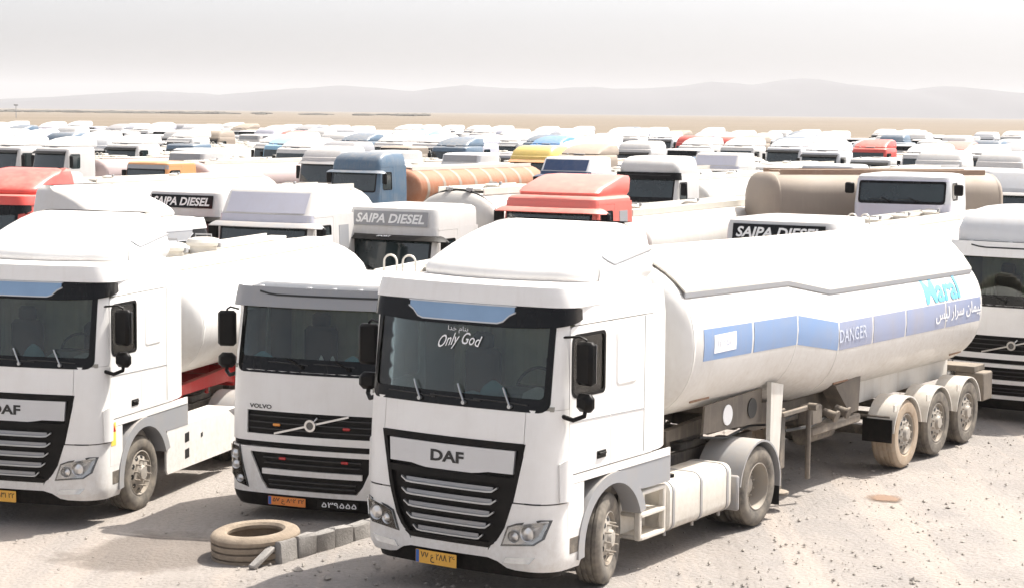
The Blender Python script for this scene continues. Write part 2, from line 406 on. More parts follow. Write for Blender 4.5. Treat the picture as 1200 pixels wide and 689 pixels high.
# ------------------------------------------------------------------ cab surface
CTR = (0, .2, 1.9)
class Cab:
    """plan outline of a cab at every height: bulged front, rounded front corners, flat sides.
    local frame: front looks along -y, +x is the driver's left, origin on the ground under the front axle"""
    def __init__(s, yf, w, b=.10, r=.28, rear=.86): s.yf, s.w, s.b, s.rt, s.rear = yf, w, b, r if isinstance(r, list) else [(0, r)], rear
    def R(s, z): return tab(s.rt, z)
    def W(s, z): return tab(s.w, z)
    def fy(s, x, z):
        w = s.W(z); r = s.R(z); a = min(abs(x), w); q = max(0, (a - (w - r)) / r)
        return tab(s.yf, z) + s.b * (a / w) ** 2 + r * (1 - math.sqrt(max(0, 1 - q * q)))
    def yc(s, z): return tab(s.yf, z) + s.b + s.R(z)
    def P(s, k, z):
        """k in -1..1 runs across the front, beyond that back along the side in metres"""
        sg = 1 if k >= 0 else -1; a = abs(k); w = s.W(z)
        if a <= 1:
            x = w * math.sin(a * math.pi / 2); return Vector((sg * x, s.fy(x, z), z))
        return Vector((sg * w, s.yc(z) + a - 1, z))
    def N(s, k, z, e=.004):
        n = (s.P(k + e, z) - s.P(k - e, z)).cross(s.P(k, z + e) - s.P(k, z - e))
        n.normalize(); p = s.P(k, z) - Vector(CTR); p.z = 0
        return -n if n.dot(p) < 0 else n
    def Q(s, k, z, off=0.0): return s.P(k, z) + s.N(k, z) * off
    def kx(s, x, z): w = s.W(z); return math.asin(max(-1, min(1, x / w))) * 2 / math.pi
    def ky(s, y, z): return 1 + y - s.yc(z)
    def X(s, x, z, off=0.0): return s.Q(s.kx(x, z), z, off)            # by x across the front
    def Y(s, y, z, off=0.0, side=1): return Vector((side * (s.W(z) + off), y, z))
    def panel(s, m, k0, k1, z0, z1, nu, nv, off=0.0, th=.02):
        """k0,k1: numbers or functions of z; z0,z1: numbers or functions of k"""
        call = lambda f, a: f(a) if callable(f) else f
        def fn(u, v):
            zz = lerp(call(z0, 0), call(z1, 0), v)
            for _ in range(2):
                k = lerp(call(k0, zz), call(k1, zz), u); zz = lerp(call(z0, k), call(z1, k), v)
            return s.Q(k, zz, call(off, k))
        return m.grid(fn, nu, nv, th, CTR)
    def fpoly(s, m, pts, off, th): return m.slab([s.X(x, z, off) for x, z in pts], (0, -1, 0), th)
    def xpanel(s, m, x0, x1, z0, z1, nu, nv, off=0.0, th=.02):
        call = lambda f, a: f(a) if callable(f) else f
        def fn(u, v):
            zz = lerp(call(z0, 0), call(z1, 0), v); x = lerp(call(x0, zz), call(x1, zz), u)
            zz = lerp(call(z0, x), call(z1, x), v); x = lerp(call(x0, zz), call(x1, zz), u)
            return s.X(x, zz, off)
        return m.grid(fn, nu, nv, th, CTR)
    def ypanel(s, m, y0, y1, z0, z1, nu, nv, off=0.0, th=.02, side=1):
        call = lambda f, a: f(a) if callable(f) else f
        def fn(u, v):
            y = lerp(y0, y1, u); return s.Y(y, lerp(call(z0, y), call(z1, y), v), off, side)
        return m.grid(fn, nu, nv, th, CTR)

def both(fn):
    """the piece for the left side (+1) and its mirror image"""
    return ((1, fn()), (-1, fn().mirror()))
def mirror_set(E, cab, y, zt, zb, arm=.16, lod=0):
    """a tall main mirror and a wide-angle one below it, on arms, one set on each side"""
    for sd in (1, -1):
        x = (cab.W(2) + arm) * sd; rot = Matrix.Rotation(-.25 * sd, 4, 'Z')
        m = MB(); h = zt - zb; m.box((x, y, (zt + zb) / 2 + h * .18), (.24, .11, h * .62), .035, rot)
        o = build(m, 'mirror', BLACK, E)
        if lod: continue
        g = MB(); g.box(Vector((x, y, (zt + zb) / 2 + h * .18)) + rot.to_3x3() @ Vector((0, .056, 0)), (.20, .004, h * .55), .001, rot); build(g, 'mirror_glass', CHROME, o)
        m = MB(); m.box((x, y, zb + h * .12), (.23, .14, h * .26), .05, rot); build(m, 'wide_angle_mirror', BLACK, E)
        xi = cab.W(2) * sd - .05 * sd
        a = MB(); a.tube([(xi, y - .10, zt + .03), (lerp(xi, x, .7), y - .03, zt + .045), (x, y, zt + .01), (x, y, zt - .05)], .014); build(a, 'mirror_arm', BLACK, E)
        a = MB(); a.tube([(xi, y - .14, zb - .05), (lerp(xi, x, .6), y - .10, zb - .09), (x, y - .02, zb - .05), (x, y, zb + .03)], .026, 8)
        build(a, 'mirror_arm', BLACK, E)
def arch_ring(x0, x1, yc, zc, r0, r1, a0, a1, n=16):
    m = MB()
    def fn(u, v): return None
    sec = []
    for i in range(n + 1):
        t = R(lerp(a0, a1, i / n)); c, s = math.cos(t), math.sin(t)
        sec.append([(x0, yc + r0 * c, zc + r0 * s), (x1, yc + r0 * c, zc + r0 * s), (x1, yc + r1 * c, zc + r1 * s), (x0, yc + r1 * c, zc + r1 * s)])
    return m.loft(sec)
def plate(E, cab, x0, x1, z0, z1, off, digits, mat, blue=True, tilt=0.0):
    yb = cab.fy((x0 + x1) / 2, z1); sl = (cab.fy(x1, z1) - cab.fy(x0, z1)) / (x1 - x0)
    pt = lambda x, z, o=0.0: Vector((x, yb + sl * (x - (x0 + x1) / 2) - off - o, z))
    m = MB(); m.slab([pt(x, z) for x, z in rr(x0, x1, z0, z1, .008, 1, 2)], (0, -1, 0), .006); p = build(m, 'number_plate', mat, E, 0)
    if blue:
        m = MB(); m.slab([pt(x, z, .002) for x, z in ((x0 + .004, z0 + .004), (x0 + .045, z0 + .004), (x0 + .045, z1 - .004), (x0 + .004, z1 - .004))], (0, -1, 0), .001); build(m, 'plate_band', PLATEB, p, 0)
    w = x1 - x0 - .09; cx = (x0 + x1) / 2 + .025
    t = text(digits, (z1 - z0) * .74, w, bold=.012); build(map_text(t, lambda x, y: pt(cx + x, (z0 + z1) / 2 + y, .003)), 'lettering', INK, p, 0)
    return p
def interior(E, c, zf, zw0, zw1, rear, curtain=True):
    """what shows through the windows: lining, dashboard, wheel, two seats, a curtain before the bunk"""
    w = c.W(zw0) - .07; m = MB()
    y0 = tab(c.yf, zw0) + c.b + .12
    m.add([(-w, y0, zf), (w, y0, zf), (w, rear - .05, zf), (-w, rear - .05, zf), (-w, y0 + .25, zw1 + .15), (w, y0 + .25, zw1 + .15), (w, rear - .05, zw1 + .15), (-w, rear - .05, zw1 + .15)],
          [(0, 1, 2, 3), (4, 7, 6, 5), (2, 6, 7, 3)])
    for q in (-w, w): m.add([(q, -.16, zf), (q, rear - .05, zf), (q, rear - .05, zw1 + .15), (q, -.16, zw1 + .15)], [(0, 1, 2, 3)])
    build(m, 'cab_lining', INTER, E, 0)
    m = MB()
    def fn(u, v):
        x = lerp(-w + .08, w - .08, u); return (x, min(rear - .16, .30) + .018 * math.sin(x * 38) * (1 if curtain else 0), lerp(zf + .45, zw1 + .02, v))
    m.grid(fn, 48, 1, .01, CTR); build(m, 'bunk_curtain', BEIGE, E)
    m = MB()
    def fd(u, v):
        x = lerp(-w, w, u); yy = c.fy(x * .96, zw0) + .03
        return (x, lerp(yy, y0 + .48, v), zw0 + .06 - .10 * v * v)
    m.grid(fd, 14, 5, .05, (0, 0, 0)); m.box((.52, y0 + .42, zw0 + .05), (.62, .30, .20), .05); build(m, 'dashboard', INTER, E)
    m = MB(); rot = Matrix.Rotation(R(62), 4, 'X'); o = Vector((.52, y0 + .62, zw0 + .14)); pts = []
    for i in range(25):
        t = 2 * math.pi * i / 24; pts.append(o + rot.to_3x3() @ Vector((.23 * math.cos(t), .23 * math.sin(t), 0)))
    m.tube(pts, .018); m.tube([o + rot.to_3x3() @ Vector((-.22, 0, 0)), o, o + rot.to_3x3() @ Vector((.22, 0, 0))], .02); m.tube([o, o + Vector((0, -.15, -.2))], .03)
    build(m, 'steering_wheel', BLACK, E)
    for sx in (-.55, .55):
        m = MB(); yb = y0 + 1.05
        m.box((sx, yb - .12, zw0 - .32), (.5, .5, .16), .05); m.box((sx, yb + .16, zw0 + .08), (.48, .16, .72), .06); m.box((sx, yb + .17, zw0 + .52), (.26, .11, .2), .04)
        build(m, 'seat', SEAT, E)
def door_set(E, c, body, y0, y1, z0, z1, win, lod=0, handle=None, inner=INTER):
    """door as a ring round its window, with pane, rubber frame and handle, on both sides"""
    wy0, wy1, wz0, wz1 = win
    for sd in (1, -1):
        m = MB(); mp = lambda pts, off: [c.Y(y, z, off, sd) for y, z in pts]
        o = rr(y0, y1, z0, z1, (.02, .02, .06, .02), 7); i = rr(wy0, wy1, wz0, wz1, (.06, .06, .09, .10), 7)
        m.ring(mp(o, 0), mp(i, 0), .03, (sd, 0, 0)); d = build(m, 'door', body, E)
        g = MB(); g.slab(mp(rr(wy0 + .005, wy1 - .005, wz0 + .005, wz1 - .005, (.06, .06, .09, .10), 2), -.012), (sd, 0, 0), .005); build(g, 'side_window', SIDEG if lod == 0 else DARKG, d)
        if lod < 2:
            f = MB(); f.ring(mp(i, .004), mp(rr(wy0 + .035, wy1 - .035, wz0 + .035, wz1 - .035, (.05, .05, .07, .08), 7), .004), .014, (sd, 0, 0)); build(f, 'window_rubber', BLACK, d)
        if handle and lod == 0:
            hy, hz = handle; h = MB(); h.box(c.Y(hy, hz, .003, sd), (.014, .19, .085), .006); h.box(c.Y(hy, hz + .012, .018, sd), (.02, .15, .025), .006); build(h, 'handle', BLACK, d)
            h = MB(); h.ring(mp(rr(y0 + .04, wy1 + .02, z1 - 1.46, wz0 - .02, .03, 7), .001), mp(rr(y0 + .047, wy1 + .013, z1 - 1.453, wz0 - .027, .03, 7), .001), .004, (sd, 0, 0))
def windscreen(E, c, hw, z0, z1, frit, lod=0):
    fl, fb, ft = frit
    m = MB(); c.xpanel(m, -hw + .03, hw - .03, z0 + .03, z1 - .03, 16, 6, -.006, .005); w = build(m, 'windscreen', WIND if lod == 0 else DARKG, E)
    m = MB(); o = rr(-hw, hw, z0, z1, (.10, .08, .08, .10), 12); i = rr(-hw + fl, hw - fl, z0 + fb, z1 - ft, .05, 12)
    P = lambda pts, off: [c.X(x, z, off) for x, z in pts]
    m.ring(P(o, .004), P(i, .004), .012, (0, -1, 0)); build(m, 'windscreen_border', GLOSSB, w)
    return w
def wipers(E, c, xs, z0, h, lean):
    for x in xs:
        m = MB(); p0 = c.X(x, z0, .022); p1 = c.X(x - lean * .55, z0 + h * .6, .034); p2 = c.X(x - lean, z0 + h, .022)
        m.tube([p0, p1, p2], .010); m.cyl(p0 + Vector((0, .03, 0)), p0 + Vector((0, -.02, 0)), .022); o = build(m, 'wiper', SLATM if h > .12 else BLACK, E)
        m = MB(); m.tube([c.X(x - .42 - lean * .3, z0 + .05, .012), c.X(x - lean, z0 + .045, .016), c.X(x + .30 - lean, z0 + .03, .012)], .008); build(m, 'wiper_blade', INK, o)
def chassis(E, rear_end=4.55, wb=3.74, col=CHASSIS, lod=0):
    m = MB()
    for sx in (-.40, .40): m.box((sx, (rear_end + .1) / 2, .82), (.09, rear_end + 1.1, .27), .01)
    for y in (-.4, 1.5, 2.6, rear_end - .2): m.box((0, y, .82), (.8, .14, .2), .01)
    m.cyl((-.9, 0, .5), (.9, 0, .5), .07); m.cyl((-.9, wb, .505), (.9, wb, .505), .11); m.lathe([(.0, -.2), (.24, -.12), (.27, 0), (.24, .12), (0, .2)], (0, wb, .505), 'X', 14)
    build(m, 'chassis_frame', col, E)
    if lod: return
    m = MB(); m.lathe([(.12, 0), (.48, 0), (.50, .03), (.48, .06), (.12, .06)], (0, wb - .35, 1.08), 'Z', 28, True); m.box((0, wb - .35, 1.02), (.95, .7, .1), .02); build(m, 'fifth_wheel', CHASSIS, E)
    m = MB()
    for k in range(3):
        x = -.3 + .28 * k; m.tube([(x, .95, 1.75 - .1 * k), (x, 1.3, 1.35), (x * .8, 1.7, 1.15), (x * .5, 2.1, 1.3), (x * .4, 2.35, 1.62)], .018)
    build(m, 'air_hoses', INK, E)
    m = MB(); m.cyl((-.75, 1.55, .62), (-.75, 2.6, .62), .17, n=14); m.cyl((-.75, 2.68, .62), (-.75, 3.0, .62), .14, n=14); build(m, 'air_tank', CHASSISB, E)
def fuel_tank(E, x0, x1, y0, y1, z0, z1, mat, straps=3, side=1, lod=0):
    def sec(y, q): return [(lerp(x0, x1, .5) * side + (px - .5) * (x1 - x0) * q * side, y, lerp(z0, z1, .5) + (pz - .5) * (z1 - z0) * q) for px, pz in rr(0, 1, 0, 1, .2, 2, 4)]
    m = MB(); m.loft([sec(y0, .9), sec(y0 + .03, 1), sec(y1 - .03, 1), sec(y1, .9)]); o = build(m, 'fuel_tank', mat, E)
    if lod: return o
    for k in range(straps):
        y = lerp(y0 + .12, y1 - .12, k / max(1, straps - 1)); m = MB(); m.loft([sec(y - .025, 1.025), sec(y + .025, 1.025)]); m.cyl(((x0 + x1) / 2 * side + .18 * side, y, z0 - .06), ((x0 + x1) / 2 * side + .18 * side, y, z0 + .02), .02)
        build(m, 'tank_strap', GREYP, o)
    m = MB(); m.cyl((lerp(x0, x1, .7) * side, y0 + .35, z1 - .02), (lerp(x0, x1, .7) * side, y0 + .35, z1 + .035), .055, n=14); build(m, 'filler_cap', BLACK, o)
    return o
def rear_fender(E, wb, mat, lod=0):
    for sd in (1, -1):
        m = arch_ring(.62 * sd, 1.25 * sd, wb, .505, .57, .595, -8, 172, 18); o = build(m, 'mudguard', mat, E)
        if lod: continue
        m = MB(); m.box((.94 * sd, wb + .60, .33), (.58, .012, .32), .003); build(m, 'mudflap', INK, o)
        m = MB(); m.box((.95 * sd, wb - .63, .52), (.60, .06, .44), .02); build(m, 'fender_skirt', mat, o)
# ------------------------------------------------------------------ the DAF-shaped tractor: high cab with roof deflector
def cab_daf(E, body=None, skirt=False, steer=0.0, plate_text='۷۷ ع ۲۸۸ ۲۶', lod=0, spoil=True, lettered=True, slogan=True, lipm=None):
    body = body or WHITE; H = lod == 0
    c = Cab([(.30, -1.33), (.42, -1.385), (1.05, -1.39), (1.7, -1.365), (2.06, -1.33), (3.06, -1.15), (3.3, -1.10), (3.5, -1.0)],
            [(.30, 1.19), (.45, 1.245), (2.9, 1.245), (3.2, 1.22), (3.45, 1.16)], .10, [(2.06, .27), (3.06, .15), (3.4, .15)], .86)
    gw = lambda z: tab([(.58, .50), (.64, .60), (.80, .70), (1.1, .80), (1.71, .925)], z)
    gk = lambda z: c.kx(gw(z), z)
    zbot = lambda k: tab([(0, .47), (.30, .47), (.42, .36), (1.3, .34), (2, .34)], abs(k))
    # bumper: two cheeks round the grille and a bridge below it
    m = MB()
    for sd in (1, -1):
        q = MB(); c.panel(q, gk, lambda z: c.ky(-.66, z), zbot, 1.075, 16, 9, 0, .03); m.add(q.v, q.f) if sd > 0 else m.add(q.mirror().v, q.mirror().f)
    c.xpanel(m, -.5, .5, .47, .575, 10, 2, 0, .03); build(m, 'bumper', body, E)
    m = MB(); c.panel(m, -1.05, 1.05, .27, lambda k: zbot(k) + .01, 18, 1, -.05, .02); build(m, 'bumper_valance', BLACK, E)
    # upper front and corner panels
    m = MB(); c.xpanel(m, -.90, .90, 1.715, lambda x: 2.055 + .02 * x * x, 14, 3, 0, .02); build(m, 'front_panel', body, E)
    for sd in (1, -1):
        q = MB(); c.panel(q, lambda z: c.kx(gw(z) + .006 if z < 1.70 else .907, z), lambda z: c.ky(-.965, z), 1.09, 2.07, 14, 8, 0, .02)
        build(q if sd > 0 else q.mirror(), 'corner_panel', body, E)
        q = MB(); c.panel(q, lambda z: c.kx(1.135, z), lambda z: c.ky(-.965, z), 2.074, 3.08, 8, 6, -.004, .03); build(q if sd > 0 else q.mirror(), 'windscreen_pillar', body, E)
        if H:
            q = MB(); c.panel(q, lambda z: .86 + .05 * (1.6 - z), lambda z: 1.10, 1.10, lambda k: 1.50 + .05 * math.sin((k - .86) * 13), 8, 6, lambda k: .012 + .035 * max(0, math.sin((k - .84) / .27 * math.pi)), .03); build(q if sd > 0 else q.mirror(), 'air_deflector', body, E)
    # grille
    m = MB(); c.xpanel(m, lambda z: -gw(z), gw, .58, 1.71, 14, 8, -.035, .02); g = build(m, 'grille', BLACK, E)
    m = MB(); n = 10
    for sd in (1, -1):
        q = MB(); c.xpanel(q, lambda z: gw(z) - .05, gw, .58, 1.71, 1, 10, .006, .05); m.add(q.v, q.f) if sd > 0 else m.add(q.mirror().v, q.mirror().f)
    c.xpanel(m, -.9, .9, 1.64, 1.711, 10, 1, .007, .05); c.xpanel(m, -.8, .8, 1.27, 1.345, 10, 1, .004, .04); c.xpanel(m, lambda z: -gw(z), gw, .575, .63, 10, 1, .007, .05); build(m, 'grille_frame', BLACK, g)
    m = MB(); c.xpanel(m, lambda z: -.80 - .06 * (z - 1.5), lambda z: .80 + .06 * (z - 1.5), lambda x: 1.355 + .03 * sstep(.35, .45, abs(x)), 1.632, 16, 3, .014, .04); bd = build(m, 'badge_panel', SILVER if body is WHITE else body, g)
    if lettered and H:
        t = text('DAF', .125, .43, bold=.035); build(map_text(t, lambda x, y: c.X(x - .02, 1.50 + y, .019)), 'lettering', INK, g, 0)
    for z, hw in ((1.205, .62), (1.075, .61), (.945, .58), (.815, .54), (.69, .45)):
        m = MB(); e = lambda x, hw=hw: .05 * sstep(hw * .86, hw, abs(x))
        c.xpanel(m, -hw, hw, lambda x: z - .04 + e(x), lambda x: z - .022 + e(x), 18, 1, .03, .03); s1 = build(m, 'slat', SLATM, g)
        if H:
            m = MB(); c.xpanel(m, -hw + .06, hw - .06, z - .02, z + .022, 60, 2, .012, .012); build(m, 'slat_mesh', GREYP, s1)
    # lamps
    for sd in (1, -1):
        pts = [(.66, .61), (1.04, .65), (1.13, .72), (1.185, .92), (1.10, .925), (.84, .87), (.74, .83)]
        q = MB(); c.fpoly(q, pts, .012, .04); h = build(q if sd > 0 else q.mirror(), 'headlight', LENSD if H else LENS, E)
        if H:
            q = MB(); cx = [(lerp(.93, x, .93), lerp(.76, z, .90)) for x, z in pts]; c.fpoly(q, cx, .036, .004); build(q if sd > 0 else q.mirror(), 'lens', LAMPG, h)
            q = MB(); c.fpoly(q, [(lerp(.93, x, .90), lerp(.76, z, .84)) for x, z in pts], .015, .004); build(q if sd > 0 else q.mirror(), 'lamp_bowl', LENS, h)
            for lx, lz, r_ in ((.98, .775, .085), (.82, .73, .065)):
                q = MB(); o = c.X(lx, lz, .022); q.lathe([(r_, -.010), (r_ * .8, .006), (r_ * .45, .0), (0, -.008)], tuple(o), 'Y', 18); build(q if sd > 0 else q.mirror(), 'reflector', CHROME, h)
            q = MB(); c.fpoly(q, [(.68, .43), (.99, .45), (1.05, .52), (.72, .495)], .012, .03); f = build(q if sd > 0 else q.mirror(), 'fog_light', LENS, E)
            q = MB(); c.xpanel(q, .93, 1.10, 1.078, 1.092, 3, 1, .004, .02); build(q if sd > 0 else q.mirror(), 'trim_slit', INK, E, 0)
            q = MB(); q.box((1.0, -1.0, 3.255), (.09, .02, .022), .004); build((q if sd > 0 else q.mirror()).move((0, -.03, 0)), 'marker_lamp', LENS, E)
    if H: plate(E, c, -.42, .12, .30, .445, .012, plate_text, PLATE)
    # windscreen, sun visor
    w = windscreen(E, c, 1.14, 2.045, 3.07, (.06, .14, .10), lod)
    if H: wipers(E, c, (-.42, .16, .72), 2.09, .19, .10)
    m = MB(); vz = lambda k: tab([(0, 2.90), (.35, 2.90), (.75, 2.93), (1.1, 2.98), (1.3, 3.02)], abs(k))
    c.panel(m, lambda z: -c.ky(-.72, z), lambda z: c.ky(-.72, z), vz, lambda k: 3.125 - .03 * sstep(1.05, 1.25, abs(k)), 36, 3, lambda k: .035 - .03 * sstep(1.0, 1.3, abs(k)), .025); v = build(m, 'sun_visor', GLOSSB, E)
    vb = lambda x: 2.945 + .12 * sstep(.50, .68, abs(x))
    m = MB(); c.xpanel(m, -.67, .67, vb, 3.112, 20, 2, .050, .015); build(m, 'visor_glass', VISORB if H else GREYP, v)
    m = MB(); c.xpanel(m, -.685, .685, 3.112, 3.126, 20, 1, .056, .02); c.xpanel(m, -.685, .685, lambda x: vb(x) - .014, vb, 20, 1, .054, .02); build(m, 'visor_trim', SILVER, v)
    if slogan and lettered and H:
        t = text('Only God', .165, .56, shear=.45, bold=.006); build(map_text(t, lambda x, y: c.X(x + .02, 2.70 + y + .04 * math.sin((x + .2) * 6), .010)), 'windscreen_lettering', INKW, w, 0)
        t = text(ar('بنام خدا'), .075, .26); build(map_text(t, lambda x, y: c.X(x - .02, 2.845 + y, .009)), 'windscreen_lettering', INKW, w, 0)
    # roof brow, roof shell, deflector
    m = MB(); rf = lipm or body
    c.panel(m, lambda z: -c.ky(-.3, z), lambda z: c.ky(-.3, z), 3.13, 3.315, 36, 4, lambda k: .05 - .045 * sstep(1.0, 1.5, abs(k)), .04); build(m, 'roof_brow', body, E)
    m = MB(); O = lambda w_, y, z, y1=.86: outline(w_, y, y1, .08, .26, .08, z)
    m.loft([O(1.205, -1.06, 3.0), O(1.215, -1.13, 3.29), O(1.19, -1.11, 3.325), O(1.12, -1.04, 3.345), O(.9, -.8, 3.355)], False); build(m, 'roof', body, E)
    if spoil:
        S = lambda w_, y, z, y1: outline(w_, y, y1, .14, .34, .10, z, 7)
        m = MB(); m.loft([S(1.05, -.62, 3.32, 1.12), S(1.075, -.68, 3.37, 1.16), S(1.08, -.68, 3.42, 1.18), S(1.07, -.62, 3.49, 1.19), S(1.04, -.47, 3.57, 1.20), S(1.01, -.26, 3.66, 1.21), S(.98, .0, 3.75, 1.22), S(.95, .27, 3.83, 1.22), S(.90, .52, 3.89, 1.22), S(.78, .72, 3.925, 1.20)], False)
        sp = build(m, 'roof_deflector', body, E, 60)
        if H:
            for sd in (1, -1):
                q = MB(); pts = [(1.025, .05, 3.60), (1.045, .14, 3.555), (1.062, .26, 3.51), (1.052, .5, 3.54), (1.035, .85, 3.585), (1.022, 1.17, 3.625)]; q.tube([(p[0] * sd, p[1], p[2]) for p in pts], .014); build(q, 'deflector_seam', GREYP, sp)
                q = MB(); q.tube([(1.074 * sd, -.10, 3.35), (1.083 * sd, -.10, 3.42), (1.070 * sd, -.09, 3.49)], .007); build(q, 'deflector_seam', GREYP, sp)
    # doors, sides, rear wall
    door_set(E, c, body, -.955, -.085, 1.365, 2.935, (-.925, -.215, 2.17, 2.85), lod, (-.28, 1.50))
    for sd in (1, -1):
        m = MB(); c.ypanel(m, -.078, .86, 1.365, 2.935, 6, 4, 0, .02, sd); s1 = build(m, 'side_panel', body, E)
        if H:
            P = lambda pts, o: [c.Y(y, z, o, sd) for y, z in pts]
            m = MB(); m.ring(P(rr(.02, .49, 2.20, 2.83, .06, 4), .0015), P(rr(.045, .465, 2.225, 2.805, .05, 4), .010), .004, (sd, 0, 0)); m.slab(P(rr(.045, .465, 2.225, 2.805, .05, 4), .010), (sd, 0, 0), .004); build(m, 'panel_relief', body, s1)
            m = MB(); m.tube([c.Y(-.07, 1.905, .001, sd), c.Y(.66, 1.885, .001, sd)], .006, 5); m.tube([c.Y(.665, 1.40, 0, sd), c.Y(.665, 2.93, 0, sd)], .005, 5); m.tube([c.Y(-.94, 1.93, .001, sd), c.Y(-.09, 1.905, .001, sd)], .006, 5); build(m, 'panel_seam', GREYP, s1)
        m = MB(); c.ypanel(m, -.86, .86, 2.945, 3.33, 6, 3, 0, .02, sd); build(m, 'side_panel', body, E)
        m = MB(); m.grid(lambda u, v: (sd * (c.W(lerp(1.37, 3.26, v)) - .004 - .09 * u * u), lerp(.868, 1.31, u), lerp(1.37, 3.26 - .03 * u, v)), 5, 6, .025, CTR); s2 = build(m, 'side_deflector', body, E)
        # lower skirt with the wheel arch
        A = .775; arch = lambda y: max(1.245 - 0 * y, .50 + math.sqrt(max(0, A * A - y * y)) if abs(y) < A else 0)
        m = MB(); c.ypanel(m, -.955, 1.31, 1.262, 1.352, 8, 1, 0, .02, sd); build(m, 'sill_panel', body, E)
        m = MB(); c.ypanel(m, -.975, -.64, .76, 1.255, 4, 4, .002, .03, sd); build(m, 'front_wing', body, E)
        m = arch_ring(1.02 * sd, 1.262 * sd, 0, .50, .635, .76, 18, 186, 22); build(m, 'wheel_arch', GREYP, E)
        m = MB(); m.grid(lambda u, v: (sd * 1.238, lerp(.16, 1.33, u), lerp(tab([(.16, 1.247), (.36, 1.172), (.5, 1.075), (.6, .975), (.8, .96), (1.4, .96)], lerp(.16, 1.33, u)), 1.257, v)), 8, 3, .03, CTR); build(m, 'rear_wing', GREYP, E)
        if H:
            m = MB(); m.box((1.2435 * sd, -.80, .60), (.012, .24, .17), .004); build(m, 'step_recess', CHASSIS, E)
            m = MB(); m.box((1.10 * sd, -.82, .60), (.24, .30, .03), .006); m.box((1.0 * sd, -.82, .55), (.02, .34, .42), .004); m.box((1.19 * sd, -.80, .44), (.08, .34, .10), .02); build(m, 'cab_step', body, E)
    m = MB(); m.box((0, .80, 2.3), (2.40, .05, 1.95), .03); build(m, 'rear_wall', body, E)
    m = MB(); m.box((0, -.1, 1.2), (1.9, 2.0, .22), .05); m.box((0, -.85, .75), (1.6, .4, .6), .05); m.box((0, .2, .95), (.8, 1.2, .5), .05); build(m, 'cab_floor', CHASSIS, E)
    mirror_set(E, c, -.92 if H else -.92, 2.80, 2.06, .17, lod)
    if H: interior(E, c, 1.45, 2.05, 3.0, .80)
    # running gear
    chassis(E, lod=lod)
    for sd in (1, -1):
        wheel(E, 1.045, 0, 'steer' if H else 'far', sd, steer); wheel(E, 1.075, 3.74, 'drive' if H else 'far', sd)
    rear_fender(E, 3.74, GREYP if H else BLACK, lod)
    if skirt:
        for sd in (1, -1):
            m = MB(); P = lambda pts, o=0: [(sd * (1.235 + o), y, z) for y, z in pts]
            m.slab(P([(.70, .36), (2.95, .36), (3.0, .5), (3.0, .80), (2.7, .955), (.70, .985), (.66, .9), (.66, .42)]), (sd, 0, 0), .03); m.box((1.0 * sd, 1.85, .965), (.46, 2.2, .03), .01); s3 = build(m, 'side_skirt', body, E)
            for y, z, a in ((1.30, .78, .13), (1.30, .55, .13), (1.78, .74, .06)):
                m = MB(); m.slab(P([(y - a / 2, z - a / 2), (y + a / 2, z - a / 2 + .01), (y + a / 2, z + a / 2 + .01), (y - a / 2, z + a / 2)], .004), (sd, 0, 0), .006); build(m, 'step_hole', INK, s3, 0)
    else:
        for sd in (1, -1):
            m = MB()
            for z in (.38, .64, .90): m.box((1.08 * sd, .98, z), (.28, .56, .05), .012)
            for y in (.70, 1.27): m.box((1.17 * sd, y, .64), (.08, .06, .57), .015)
            m.box((.93 * sd, .98, .64), (.03, .6, .58), .01); build(m, 'step_box', CREAM, E)
            fuel_tank(E, .62, 1.22, 1.34, 2.98, .33, .92, CREAM, 3, sd, lod)
    return c

